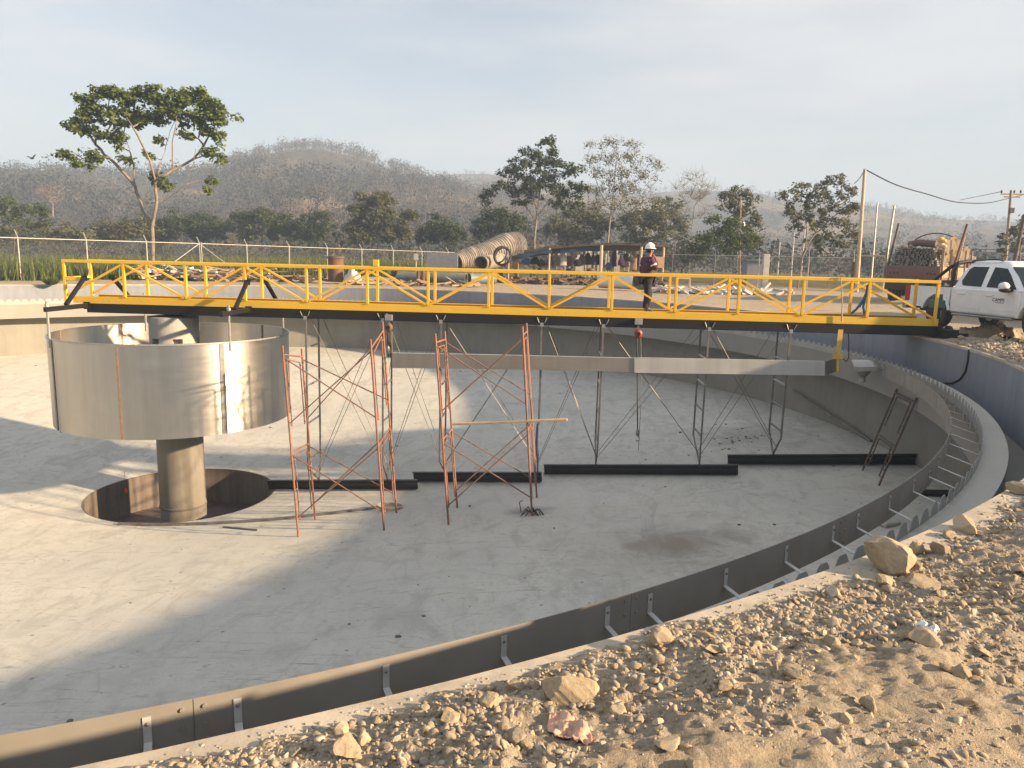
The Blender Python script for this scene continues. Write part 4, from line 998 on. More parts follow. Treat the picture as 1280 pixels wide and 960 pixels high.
a, b = P(1074, 319.5, 52), P(1108, 320, 50)
g = thing('pipe_gate', 'white pipe rail barrier between the timber pole and the loaded truck', 'gate', (a[0], a[1], 0))
obj('rail', MB().tube([a, b], .05, 8), MAT['galv_post'], g); obj('upright', MB().tube([(a[0], a[1], 0.1), a], .045, 8), MAT['galv_post'], g); obj('upright', MB().tube([(b[0], b[1], 0.1), b], .045, 8), MAT['galv_post'], g)

# ================================================================ FAR YARD
GZ = .12
def yard(u, v, d):
    p = P(u, v, d); return np.array([p[0], p[1], GZ])
# rubble and boards thrown along the fence
def junk(name, u0, u1, v, d, h, lab, n, seed, mats, cat, kind=None):
    rg = random.Random(seed); mb = MB()
    for k in range(n):
        u = rg.uniform(u0, u1); p = P(u, v, d+rg.uniform(-1.6, 1.6)); z = GZ+abs(rg.gauss(0, h*.5)); L = rg.uniform(.25, 1.3); a = rg.uniform(-.9, .9); t = rg.gauss(0, .25)
        dd = np.array([math.cos(a)*L/2, math.sin(a)*L/2, t*L/2]); c = np.array([p[0], p[1], z]); mb.bar(c-dd, c+dd, rg.uniform(.08, .28), rg.uniform(.03, .16))
    o = obj(name, mb, mats); o['kind'] = 'stuff'; o['label'] = lab; return o
junk('rubble', 168, 262, 340, 46, .55, 'spread of broken concrete and boards before the fence', 120, 1, MAT['post_conc'], 'rubble', 'stuff')
junk('scrap_boards', 165, 345, 340, 46, .45, 'heap of old boards before the fence', 90, 2, MAT['wood'], 'boards', 'stuff')
junk('scrap_dark_boards', 180, 410, 342, 46, .4, 'dark broken boards before the fence', 70, 3, MAT['wood_dark'], 'boards', 'stuff')
junk('yard_litter', 625, 835, 352, 53.5, .26, 'litter around the open shed', 300, 4, MAT['wood_dark'], 'litter', 'stuff')
junk('yard_stone_litter', 820, 985, 352, 44, .16, 'scattered broken stones on the bare yard', 170, 5, MAT['post_conc'], 'stones', 'stuff')
junk('yard_bits', 440, 600, 350, 46, .16, 'scattered bits on the bare yard', 70, 6, MAT['wood'], 'bits', 'stuff')
for k, (u0, v0, u1, v1, d, m_, lb) in enumerate([(233, 336, 262, 343, 45, 'wood_dark', 'dark plank propped across the rubble'), (262, 341, 300, 345, 45, 'wood_dark', 'dark plank lying on the middle of the rubble'), (212, 345, 232, 335, 44.5, 'wood', 'brown board leaning up out of the rubble'), (300, 340, 345, 336, 46, 'wood', 'long brown board on top of the board heap'), (331, 345, 398, 345, 46, 'wood_pale', 'pale board lying at the right end of the heap'), (330, 340, 396, 338, 47, 'wood', 'brown board bridging the heap toward the rusty drum')]):
    tag(obj('board', MB().bar(P(u0, v0, d), P(u1, v1, d), .22, .06), MAT[m_]), lb, 'board', 'boards on the rubble heap')
r_ = yard(420, 345, 46); mb = MB().lathe([(.47, 0), (.48, .02), (.48, 1.52), (.46, 1.52), (.46, .1), (0, .1)], 28, c=r_)
o = obj('rusty_drum', mb, MAT['rust'], smooth=.6, bevel=0); tag(o, 'open rusty steel drum standing in the yard', 'drum')
obj('drum_hoop', MB().lathe([(.48, 1.40), (.52, 1.42), (.52, 1.54), (.47, 1.54)], 28, c=r_), MAT['rust'], parent=o)
heap('white_sack', 441, 345, 45.5, 15, 20, 21, MAT['sack'], 'slumped white sack beside the rusty drum', 'sack', 26, .5)
p = yard(520, 348, 47)
sg = thing('small_sign', 'small pale sign on a thin post in front of the fence', 'sign', p)
obj('post', MB().tube([p, p+(0, 0, 1.45)], .028, 7), MAT['galv_post'], sg); obj('sign_board', MB().box(p+(0, -.03, 1.62), (.28, .03, .40)), MAT['post_conc'], sg, bevel=.01)
for k, (u, lb) in enumerate(((523, 'short rusty stake under the small sign'), (529, 'second rusty stake beside the big grey pipe end'))):
    p = yard(u, 348, 46); tag(obj('stake', MB().tube([p, p+(0, 0, .95)], .12, 8), MAT['rust']), lb, 'stake')
def pipe(name, a, b, r, mat, lab, cat='pipe', ribs=0, wall=.06):
    a, b = np.array(a), np.array(b); t = (b-a)/np.linalg.norm(b-a); L = np.linalg.norm(b-a)
    mb = MB(); prof = []
    if ribs:
        n = ribs*4
        for k in range(n+1): prof.append((r*(1+.055*math.sin(2*PI*k/4)), L*k/n))
    else: prof = [(r, 0), (r, L)]
    full = prof+[(p_[0]-wall, p_[1]) for p_ in prof[::-1]]
    mb.lathe(full, 32, loop=True); q = Vector(t).to_track_quat('Z', 'Y').to_matrix()
    mb.v = [tuple(q@Vector(v)+Vector(a)) for v in mb.v]
    return tag(obj(name, mb, mat, smooth=.7), lab, cat)
pipe('large_pipe', yard(498, 345, 47)+(0, 0, .36), yard(583, 345, 46)+(0, 0, .36), .36, MAT['grey_pipe'], 'large dark grey green pipe lying on the yard')
pipe('large_pipe', yard(586, 345, 47.5)+(0, 0, .34), yard(618, 345, 48.5)+(0, 0, .34), .34, MAT['grey_pipe'], 'second grey green pipe lying in line behind its open end')
pipe('white_pipe', yard(750, 352, 46)+(0, 0, .46), yard(793, 352, 45)+(0, 0, .46), .46, MAT['white_pipe'], 'short white pipe lying in front of the open shed')
o = obj('pump_unit', MB().ball(yard(799, 352, 44.8)+(0, 0, .5), (.34, .3, .5), 14, 10).box(yard(799, 352, 44.8)+(0, 0, .12), (.8, .5, .24)).tube([yard(797, 352, 44.6)+(0, 0, .5), yard(805, 352, 44.6)+(0, 0, .85)], .08, 8), MAT['rubber'], smooth=.7); tag(o, 'dark pump unit at the open end of the white pipe', 'pump')
# bundle of ribbed culvert pipe rising to the right
ca, cb, cc = P(570, 328, 56), P(607, 319, 58), P(646, 307, 61)
def ribbed(path, rad, n, ribs):
    pts = [Vector(p_) for p_ in path]; mb = MB(); P_, R_ = [], []
    for k in range(n+1):
        t = k/n*(len(pts)-1); i = min(int(t), len(pts)-2); f = t-i; P_.append(pts[i].lerp(pts[i+1], f)); R_.append((rad[i]*(1-f)+rad[i+1]*f)*(1+.07*(math.sin(2*PI*ribs*k/n) > 0)))
    mb.tube(P_, R_, 26, caps=False)
    P2 = P_[::-1]; mb.tube(P2, [r*.9 for r in R_[::-1]], 26, caps=False); return mb
cul = thing('ribbed_culvert', 'large dusty ribbed culvert pipe lying propped up at one end, behind the yard', 'culvert', (ca[0], ca[1], GZ))
obj('pipe_shell', ribbed([ca, lerp(ca, cb, .5)+(0, 0, .1), cb, lerp(cb, cc, .6)+(0, 0, .18), cc], [.66, .78, .92, 1.02, 1.05], 200, 36), MAT['corrugated'], cul, smooth=.6)
mb = MB()
for t in (.25, .5, .75, .97):
    m_ = lerp(cb, cc, t); mb.box((m_[0], m_[1], (GZ+m_[2]-1.0)/2), (.35, .5, max(.2, m_[2]-1.0-GZ)))
obj('cribbing', mb, MAT['wood_dark'], cul)
pipe('open_pipe', P(601, 329, 50), P(626, 325, 54), .50, MAT['corrugated'], 'shorter dusty pipe with a dark open mouth beside the ribbed culvert', wall=.08)
tag(obj('guard_panel', MB().box(P(553, 326, 55)+(0, 0, -.2), (2.4, .06, 1.5), -.2), MAT['galv_post'], bevel=.01), 'grey sheet panel standing at the low end of the ribbed culvert', 'panel')
tag(obj('wire_hoop', MB().tube([P(628, 320, 50)+(.55*math.cos(a), .1*math.sin(2*a), .6*math.sin(a)) for a in np.linspace(0, 2*PI, 20)], .09, 7).tube([P(626, 319, 50)+(.4*math.cos(a), .2*math.sin(a), .5*math.sin(a+.4)) for a in np.linspace(0, 2*PI, 20)], .06, 7), MAT['rubber'], smooth=1.0), 'coil of thick black hose hanging at the shed end', 'hose')

# ================================================================ OPEN SHED
sh = thing('work_shed', 'open timber work shed with a sagging dark roof behind the bridge', 'shed', yard(735, 352, 55))
def roof_strip(pts_f, pts_b, mat, name, th=.16):
    mb = MB(); n = len(pts_f); lo = [p_-np.array([0, 0, th]) for p_ in [*pts_f, *pts_b]]
    vs = [*pts_f, *pts_b, *lo]; m = 2*n; F = []
    for i in range(n-1): F += [(i, i+1, n+i+1, n+i), (m+i, m+n+i, m+n+i+1, m+i+1), (i, m+i, m+i+1, i+1), (n+i, n+i+1, m+n+i+1, m+n+i)]
    F += [(0, n, m+n, m), (n-1, m+n-1, m+2*n-1, 2*n-1)]
    return obj(name, mb.add(vs, F), mat, sh)
rf = [P(u, v, 53) for u, v in ((655, 313), (690, 308), (735, 304.5), (778, 303.5), (804, 304.5))]
rb_ = [q_+np.array([.4*(i-2)*0+.2, 5.0, -.32]) for i, q_ in enumerate(rf)]
roof_strip(rf, rb_, MAT['tin_roof'], 'roof_sheet')
rf2 = [P(u, v, 53.4) for u, v in ((800, 305), (838, 306))]; rb2 = [q_+np.array([.1, 3.6, -.2]) for q_ in rf2]
roof_strip(rf2, rb2, MAT['wood_dark'], 'roof_board')
mb = MB()
for k in range(7):
    u = 660+k*26; q_ = P(u, np.interp(u, [655, 690, 735, 778, 804], [312.2, 307.2, 303.7, 302.7, 303.7]), 52.9); mb.bar(q_, q_+np.array([rg.uniform(-.2, .4), 4.6, -.28]), .12, .05)
obj('loose_roof_pole', mb, MAT['wood_dark'], sh)
for u, d, th in ((636, 53, .06), (648, 54, .05), (687, 53, .07), (752, 53, .11), (784, 57, .08), (802, 53.2, .09), (830, 53.5, .08), (715, 57.5, .07), (668, 57.5, .06), (742, 57.8, .07)):
    top = {636: 318, 648: 317, 668: 316, 687: 312, 715: 312, 742: 311, 752: 308, 784: 311, 802: 308, 830: 309}[u]
    t_ = P(u, top-2.2, d); b_ = np.array([t_[0], t_[1], GZ-.05]); obj('post', MB().tube([b_, t_+(0, 0, -.03)], th, 7), MAT['wood_pale'] if d < 54 else MAT['wood'], sh)
ta, tb = P(664, 341, 54.2), P(835, 341, 54.2)
tbl = obj('work_bench', MB().bar(ta, tb, 1.3, .09), MAT['wood_dark'], sh)
mb = MB()
for k in range(10):
    p_ = lerp(ta, tb, k/9.); mb.box((p_[0], p_[1]-.5, (p_[2]+GZ)/2), (.10, .10, p_[2]-GZ))
obj('bench_leg', mb, MAT['wood_dark'], sh)
mb = MB()
for k in range(36):
    p_ = P(rg.uniform(694, 790), 330, 60.5); h_ = rg.uniform(1.2, 2.4); mb.box((p_[0], p_[1], GZ+h_/2+.3), (rg.uniform(.06, .16), .04, h_), 0)
obj('back_stakes', mb, MAT['sack'], sh)
def tarp(pts, mat, lab):
    mb = MB(); n = len(pts)
    vs = []
    for (u, v0, v1, d) in pts: vs += [P(u, v0, d), P(u, v1, d+.1)]
    vs += [np.array(v)+(0, .06, 0) for v in vs]; m = 2*n
    F = [(2*i, 2*i+2, 2*i+3, 2*i+1) for i in range(n-1)]+[(m+2*i, m+2*i+1, m+2*i+3, m+2*i+2) for i in range(n-1)]+[(2*i, m+2*i, m+2*i+2, 2*i+2) for i in range(n-1)]+[(2*i+1, 2*i+3, m+2*i+3, m+2*i+1) for i in range(n-1)]+[(0, 1, m+1, m), (m-2, 2*m-2, 2*m-1, m-1)]
    return tag(obj('tarpaulin', mb.add(vs, F), mat, smooth=.9), lab, 'tarpaulin')
tarp([(636, 321, 324, 53.4), (645, 319, 324, 53.1), (655, 316.5, 323, 52.9), (664, 315, 320, 53.0), (676, 313, 317, 52.8), (690, 312, 316.5, 52.9)], MAT['tarp_blue'], 'blue tarpaulin drooping from the low end of the shed roof')
tarp([(700, 311.5, 317, 53.3), (715, 311, 315.5, 53.2), (730, 310, 314.5, 53.3), (748, 309.5, 313, 53.3)], MAT['tarp_blue'], 'dark blue tarpaulin hanging under the shed roof middle')
cl = [(669, 321, 330, 8, 'navy', 'navy jacket hung under the blue tarpaulin end'), (677, 324, 333, 6, 'plastic_black', 'black shirt hung next to the navy jacket'), (688, 320, 332, 7, 'blue_cloth', 'blue overall hung by the thin front post'), (698, 319, 333, 5, 'sack', 'white shirt hung past the thin front post'), (722, 324, 333, 6, 'navy', 'dark blue garment hung at the shed middle'), (735, 316, 331, 6, 'plastic_black', 'long black garment hung in a pair at the shed middle'), (742, 319, 331, 5, 'plastic_black', 'shorter black garment hung in a pair at the shed middle'),
      (658, 322, 331, 6, 'blue_cloth', 'blue rag bundle hung outside the low end of the shed'), (705, 318, 332, 6, 'sack', 'second white shirt hung beside a red one'), (711, 320, 333, 6, 'truck_red', 'dull red shirt hung between white garments'), (716, 317, 330, 5, 'sack', 'white towel hung before the dark blue garment'), (728, 318, 332, 6, 'wood_dark', 'dark brown coat hung left of the long black garment'), (748, 318, 331, 6, 'navy', 'navy coat hung against the thick front post'), (782, 317, 334, 6, 'wood_dark', 'dark brown coat hung between maroon jacket and small black garment'),
      (761, 328, 338, 6, 'blue_cloth', 'bright blue sack hung low beside the thick front post'), (768, 313, 333, 5, 'shirt', 'maroon overall hung beside the bright blue sack'), (777, 320, 332, 5, 'shirt', 'dark maroon jacket hung past the maroon overall'), (789, 319, 327, 5, 'plastic_black', 'small black garment hung near the brown blankets'), (793, 313, 338, 6, 'wood', 'brown blanket hung near the end of the shed'), (799, 318, 338, 4, 'wood_dark', 'dark brown blanket hung against the end post')]
for u, v0, v1, w, mt, lb in cl:
    d = 54+random.random()*1.5; a_, b_ = P(u, v0, d), P(u, v1, d); k = d/F_PX*w*.62; hh = a_[2]-b_[2]; n_ = 7; V = []
    for s in (-1, 1):
        for j in range(n_+1):
            f = j/n_; wd = k*(.45+.75*min(1, f*2.2))*(1+.15*math.sin(5*f+u)); V += [(a_[0]-wd, a_[1]+s*.07+.05*math.sin(u+3*f), a_[2]-hh*f), (a_[0], a_[1]+s*.14, a_[2]-hh*f*(1+.03*s)), (a_[0]+wd, a_[1]+s*.07, a_[2]-hh*f)]
    m = 3*(n_+1); F = []
    for j in range(n_):
        for i in range(2):
            q0 = 3*j+i; F += [(q0, q0+1, q0+4, q0+3), (m+q0, m+q0+3, m+q0+4, m+q0+1)]
        F += [(3*j, 3*j+3, m+3*j+3, m+3*j), (3*j+2, m+3*j+2, m+3*j+5, 3*j+5)]
    F += [(0, m, m+1, 1), (1, m+1, m+2, 2), (3*n_, 3*n_+1, m+3*n_+1, m+3*n_), (3*n_+1, 3*n_+2, m+3*n_+2, m+3*n_+1)]
    tag(obj('hanging_garment', MB().add(V, F), MAT[mt], smooth=.9), lb, 'garment', 'clothes hung under the shed roof')
o = obj('cardboard_box', MB().box(P(824, 328, 53.2), (.62, .4, .78), .1), MAT['card'], bevel=.01); tag(o, 'brown cardboard box hung between the end posts of the shed', 'box')
rg3 = random.Random(9)
for k, (u, w, h_, mt, lb) in enumerate([(676, .5, .35, 'plastic_black', 'dark bundle on the work bench near the blue tarpaulin'), (700, .35, .4, 'bag', 'reddish bundle on the work bench'), (712, .5, .3, 'navy', 'navy bundle on the work bench'), (738, .6, .3, 'truck_red', 'dull red toolbox on the work bench'), (781, .5, .22, 'sack', 'white bowl on the work bench near the blankets')]):
    p_ = P(u, 341, 54.2); tag(obj('bench_bundle', MB().ball((p_[0], p_[1], p_[2]+.045+h_/2), (w/2, w/2.4, h_/2), 12, 8), MAT[mt], smooth=1.0), lb, 'bundle', 'things on the work bench')
# trestle on the bare yard behind the person
tr = thing('trestle', 'low timber trestle on the yard behind the person', 'trestle', yard(850, 352, 45))
a_, b_ = yard(846, 352, 45)+(0, 0, .75), yard(862, 352, 45)+(0, 0, .75)
obj('beam', MB().bar(a_, b_, .12, .12), MAT['wood_pale'], tr)
for e in (a_, b_):
    for s in (-1, 1): obj('leg', MB().bar(e+(0, 0, -.03), np.array([e[0]+.1*s, e[1]+.3*s, GZ]), .07, .07), MAT['wood_pale'], tr)

# ================================================================ POLES AND WIRES
def pole(name, ub, ut, vt, d, r, mat, lab, lean=0.0, cat='pole'):
    t_ = P(ut, vt, d); b_ = P(ub, 340, d); return tag(obj(name, MB().tube([(b_[0], b_[1], 0), lerp(np.array([b_[0], b_[1], 0.]), t_, .5), t_], [r*1.15, r, r*.8], 10), mat, smooth=1.0), lab, cat), t_
POLE, pt = pole('timber_pole', 1073, 1081, 211.5, 50, .12, MAT['wood_pale'], 'tall timber pole carrying the sagging wire')
_, pw1 = pole('white_pole', 1090, 1097, 253, 62, .07, MAT['galv_post'], 'slim white pole close behind the tall timber pole')
_, pw2 = pole('white_pole', 1104, 1118, 257, 58, .10, MAT['galv_post'], 'thicker leaning white pole behind the loaded truck')
_, pl = pole('lamp_pole', 925.5, 926, 245, 64, .055, MAT['wood'], 'thin pole with a small lamp rising in front of the big bush')
tag(obj('pole_lamp', MB().ball(P(929, 281, 63.8), (.17, .17, .26), 12, 8), MAT['white_pipe'], smooth=1.0), 'small white lamp fixed to the thin pole', 'lamp')
up = thing('utility_pole', 'utility pole with a crossarm and insulators at the picture edge', 'utility pole', (P(1256, 340, 75)[0], P(1256, 340, 75)[1], 0))
b_, t_ = P(1256, 345, 75), P(1264, 238, 75)
obj('pole_shaft', MB().tube([(b_[0], b_[1], 0), t_], [.17, .12], 10), MAT['wood'], up, smooth=1.0)
for v, w in ((242.5, 13), (246, 9)):
    obj('crossarm', MB().bar(P(1264-w, v, 75), P(1264+w+2, v+.5, 75), .10, .12), MAT['wood'], up)
for u in (1252, 1268, 1276): obj('insulator', MB().ball(P(u, 239.5, 75), (.10, .10, .16), 8, 6), MAT['plastic_black'], up)
obj('pole_box', MB().box(P(1264.5, 263, 74.8), (.4, .3, .5)), MAT['wood_dark'], up)
_, ls = pole('leaning_pole', 1262, 1281, 268, 48, .12, MAT['wood_dark'], 'dark leaning pole at the picture edge beside the tree')
def wire(a, m, b, r, lab, n=24):
    a, m, b = map(np.array, (a, m, b)); pts = [a*(1-t)*(1-2*t)+m*4*t*(1-t)+b*t*(2*t-1) for t in np.linspace(0, 1, n)]
    tag(obj('overhead_wire', MB().tube(pts, r, 5), MAT['cable'], smooth=1.0), lab, 'wire')
pts = [pt, P(1120, 231, 52), P(1160, 243, 56), P(1185, 250.5, 59), P(1205, 253.5, 61), P(1235, 253.5, 66), P(1262, 247.5, 74.7), P(1300, 238, 84)]
cr = [np.array(p_) for p_ in pts]; fine = []
for i in range(len(cr)-1):
    p0, p1, p2, p3 = cr[max(i-1, 0)], cr[i], cr[i+1], cr[min(i+2, len(cr)-1)]
    for t in np.linspace(0, 1, 8, endpoint=False): fine.append(.5*((2*p1)+(-p0+p2)*t+(2*p0-5*p1+4*p2-p3)*t*t+(-p0+3*p1-3*p2+p3)*t**3))
fine.append(cr[-1]); tag(obj('overhead_wire', MB().tube(fine, .045, 5), MAT['cable'], smooth=1.0), 'thick sagging wire from the timber pole to the utility pole', 'wire')
wire(pt, P(1075, 222, 48), P(1068, 229, 46), .03, 'short wire running down from the timber pole top into the tree')
wire(P(1252, 239.5, 75), P(1225, 245, 82), P(1200, 250, 90), .03, 'thin wire leaving the utility pole crossarm')
p_ = P(956, 345, 54); tag(obj('concrete_post', MB().box((p_[0], p_[1], 1.25), (.42, .42, 2.5)), MAT['post_conc'], bevel=.02), 'pale square concrete post by the fence', 'post')
p_ = P(943, 345, 57.5); tag(obj('pump_hut', MB().box((p_[0], p_[1], 1.0), (1.6, 1.6, 2.0)).box((p_[0], p_[1], 2.06), (1.9, 1.9, .12)), MAT['wall'], bevel=.02), 'small grey hut behind the fence beside the concrete post', 'hut')
p_ = P(1069, 345, 50.8); tag(obj('dark_pier', MB().box((p_[0], p_[1], 1.05), (.42, .42, 2.1)), MAT['wood_dark'], bevel=.02), 'dark square pier at the foot of the timber pole', 'pier')
for k, (u, v0, v1, d, lb) in enumerate([(993, 290, 330, 120, 'thin pale stump standing left of the tall pale stump'), (1007, 276, 330, 125, 'tall pale dead trunk standing behind the leaning tree'), (975, 302, 332, 120, 'short pale dead trunk on the plain')]):
    t_ = P(u, v0, d); tag(obj('dead_trunk', MB().tube([(t_[0], t_[1], -.2), t_], [.16, .10], 8), MAT['post_conc'], smooth=1.0), lb, 'dead trunk')
far_b = thing('low_building', 'low pale roofed building far off beyond the loaded truck', 'building', (P(1225, 320, 140)[0], P(1225, 320, 140)[1], 0))
p_ = P(1225, 312, 140); obj('wall', MB().box((p_[0], p_[1], p_[2]/2-.2), (11, 6, p_[2]-.4), -.4), MAT['post_conc'], far_b); obj('roof', MB().box((p_[0], p_[1], p_[2]+.25), (13, 8, .5), -.4), MAT['sack'], far_b)
# bird
b_ = P(40, 198, 60); mb = MB().ball(b_, (.2, .07, .06), 8, 6); mb.add([b_+(-.05, 0, .03), b_+(.12, 0, .03), b_+(.32, .1, .32), b_+(.15, .1, .30)], [(0, 1, 2, 3)]); mb.add([b_+(-.05, 0, .03), b_+(.1, 0, .03), b_+(-.25, -.1, .16), b_+(-.4, -.1, .12)], [(0, 1, 2, 3)])
tag(obj('bird', mb, MAT['plastic_black']), 'small dark bird flying above the hills', 'bird')
# ================================================================ PICKUP
def arc(cx, cz, r, a0, a1, n=12): return [(cx+r*math.cos(a), cz+r*math.sin(a)) for a in np.linspace(math.radians(a0), math.radians(a1), n)]
def side_poly(x0, x1, zb, zt, wheel=None, r=.47, top=None):
    p = [(x0, zb)]
    if wheel is not None:
        h = math.degrees(math.asin((zb-.38)/r)); p += arc(wheel, .38, r, 180-h, h)
    p += [(x1, zb)]; p += top if top else [(x1, zt), (x0, zt)]
    return p
def pickup(label, loc, heading, group):
    r = thing('pickup_truck', label, 'pickup', loc, heading, group); W = MAT['white_paint']; B = MAT['plastic_black']
    L = lambda name, mb, mat, par=None, **k: obj(name, mb, mat, par or r, world=False, **k)
    for s in (-1, 1):
        y0, y1 = sorted((s*.91, s*.80))
        L('bed_side', MB().prism(side_poly(-1.20, .43, .52, 1.07, 0.0), 'y', y0, y1), W, bevel=.03, smooth=.6)
        y0, y1 = sorted((s*.955, s*.90)); L('wheel_flare', MB().prism(arc(0, .38, .53, 12, 168, 16)+arc(0, .38, .46, 168, 12, 16), 'y', y0, y1), W, bevel=.015, smooth=.6)
        L('wheel_flare', MB().prism(arc(3.12, .38, .53, 8, 172, 16)+arc(3.12, .38, .46, 172, 8, 16), 'y', y0, y1), W, bevel=.015, smooth=.6)
        lm = L('tail_lamp', MB().box((-1.13, s*.855, .86), (.18, .15, .42)), MAT['red_lamp'], bevel=.02)
        L('lens', MB().box((-1.215, s*.80, .78), (.02, .08, .14)), MAT['clear_lamp'], lm)
        L('bed_rail', MB().box((-.385, s*.86, 1.085), (1.6, .12, .025)), B, bevel=.008)
    L('bed_floor', MB().box((-.38, 0, .66), (1.56, 1.6, .06)), B)
    tg = L('tailgate', MB().box((-1.17, 0, .80), (.06, 1.58, .52)), W, bevel=.02); L('tailgate_handle', MB().box((-1.205, 0, .92), (.02, .26, .08)), B, tg)
    L('rear_bumper', MB().box((-1.30, 0, .52), (.16, 1.74, .18)), MAT['rim_metal'], bevel=.03)
    L('bed_front', MB().box((.36, 0, .83), (.05, 1.6, .48)), W)
    # cab body and nose
    cabp = [(.45, .44), (2.62, .44), (2.62, 1.055), (2.0, 1.075), (.45, 1.085)]
    L('cab_body', MB().prism(cabp, 'y', -.90, .90), W, bevel=.05, smooth=.6)
    nose = side_poly(2.622, 4.02, .46, 1.05, 3.12, top=[(4.02, .80), (3.95, .97), (3.6, 1.03), (2.622, 1.10)])
    L('front_body', MB().prism(nose, 'y', -.895, .895), W, bevel=.06, smooth=.6)
    L('front_bumper', MB().box((4.03, 0, .55), (.22, 1.72, .28)), W, bevel=.06); L('grille', MB().box((4.04, 0, .82), (.05, 1.0, .2)), B, bevel=.02)
    for s in (-1, 1): L('headlight', MB().box((3.98, s*.68, .84), (.14, .34, .17)), MAT['clear_lamp'], bevel=.03)
    # greenhouse
    ring = lambda z, xa, xb, y, c: [(xa+c, -y, z), (xb-c, -y, z), (xb, -y+c, z), (xb, y-c, z), (xb-c, y, z), (xa+c, y, z), (xa, y-c, z), (xa, -y+c, z)]
    rings = [ring(1.05, .47, 2.66, .885, .05), ring(1.40, .56, 2.30, .785, .08), ring(1.64, .66, 2.01, .705, .12), ring(1.72, .74, 1.90, .64, .14), ring(1.755, .92, 1.74, .48, .14)]
    mb = MB(); mb.add([v for g in rings for v in g], [(8*i+k, 8*i+(k+1) % 8, 8*i+8+(k+1) % 8, 8*i+8+k) for i in range(len(rings)-1) for k in range(8)]+[tuple(32+k for k in range(8))])
    L('cab_top', mb, W, smooth=.7)
    def sidepane(poly, s, name):
        def yat(z): return np.interp(z, [1.05, 1.40, 1.64, 1.72], [.885, .785, .705, .64])
        n = len(poly); vs = [(x, s*(yat(z)+.006), z) for x, z in poly]+[(x, s*(yat(z)-.02), z) for x, z in poly]
        L(name, MB().add(vs, [tuple(range(n)), tuple(range(2*n-1, n-1, -1))]+[(i, (i+1) % n, n+(i+1) % n, n+i) for i in range(n)]), MAT['glass_dark'])
    for s in (-1, 1):
        sidepane([(.80, 1.13), (1.40, 1.12), (1.42, 1.60), (.92, 1.60), (.83, 1.54), (.72, 1.24)], s, 'rear_window')
        sidepane([(1.56, 1.12), (2.46, 1.10), (2.16, 1.42), (1.98, 1.57), (1.60, 1.60)], s, 'front_window')
        for (x0, x1, nm) in ((.60, 1.475, 'rear_door'), (1.49, 2.52, 'front_door')):
            lo = [(x0+(.22 if nm == 'rear_door' else 0), .50), (x1, .50), (x1, 1.045), (x0, 1.045), (x0, .80)] if nm == 'rear_door' else [(x0, .50), (x1, .50), (x1, 1.04), (x0, 1.045)]
            y0, y1 = sorted((s*.905, s*.885)); d = L(nm, MB().prism(lo, 'y', y0, y1), W, bevel=.008, smooth=.5)
            h = MB().bar((x0+.12, s*.925, .93), (x0+.36, s*.925, .93), .025, .035); L('door_handle', h, W, d, bevel=.008)
            L('lower_crease', MB().bar((x0+.24, s*.909, .60), (x1-.02, s*.909, .60), .012, .02), W, d)
        L('side_step', MB().box((1.52, s*.88, .41), (1.9, .10, .06)), MAT['rim_metal'], bevel=.02)
        m_ = L('wing_mirror', MB().ball((2.30, s*1.06, 1.16), (.11, .13, .105), 14, 9), W, smooth=1.0); L('mirror_foot', MB().ball((2.32, s*1.02, 1.08), (.13, .16, .06), 12, 7), B, m_, smooth=1.0)
        L('roof_rail', MB().tube([(.78, s*.66, 1.715), (.86, s*.655, 1.755), (1.55, s*.645, 1.785), (1.72, s*.635, 1.75)], .018, 7), B, smooth=1.0)
        L('roll_bar', MB().tube([(-.62, s*.80, 1.09), (-.45, s*.80, 1.14), (.22, s*.76, 1.60), (.40, s*.74, 1.68)], .045, 8), B, smooth=1.0)
        L('roll_bar', MB().tube([(.33, s*.80, 1.05), (.36, s*.78, 1.45), (.40, s*.74, 1.68)], .05, 8), B, smooth=1.0)
    L('roll_hoop', MB().tube([(.40, -.74, 1.68), (.42, -.5, 1.73), (.42, .5, 1.73), (.40, .74, 1.68)], .05, 8), B, smooth=1.0)
    L('windscreen', MB().add([(2.655, -.80, 1.10), (2.655, .80, 1.10), (2.06, .64, 1.615), (2.06, -.64, 1.615), (2.60, -.80, 1.09), (2.60, .80, 1.09), (2.02, .64, 1.60), (2.02, -.64, 1.60)], [(0, 1, 2, 3), (7, 6, 5, 4), (0, 4, 5, 1), (1, 5, 6, 2), (2, 6, 7, 3), (3, 7, 4, 0)]), MAT['glass_dark'])
    L('rear_glass', MB().box((.60, 0, 1.36), (.03, 1.15, .36)), MAT['glass_dark'])
    L('chassis', MB().box((1.5, 0, .47), (5.0, 1.2, .16)), B); L('axle', MB().tube([(0, -.75, .38), (0, .75, .38)], .06, 8), B)
    for x in (0, 3.12):
        for s in (-1, 1):
            t = MB().lathe([(.20, -.10), (.34, -.12), (.385, -.09), (.39, 0), (.385, .09), (.34, .12), (.20, .10)], 40, loop=True); t.v = [(a+x, c+s*.79, b+.39) for a, b, c in t.v]
            w = L('wheel', t, MAT['rubber'], smooth=.6)
            m2 = MB().lathe([(0, .085), (.05, .09), (.07, .07), (.19, .075), (.215, .095), (.215, -.08), (0, -.08)], 28)
            m2.v = [(a+x, s*c+s*.79, b+.39) for a, b, c in m2.v]; L('rim', m2, MAT['rim_metal'], w, smooth=.6)
            L('wheel_well', MB().box((x, s*.62, .66), (.86, .25, .40)), B)
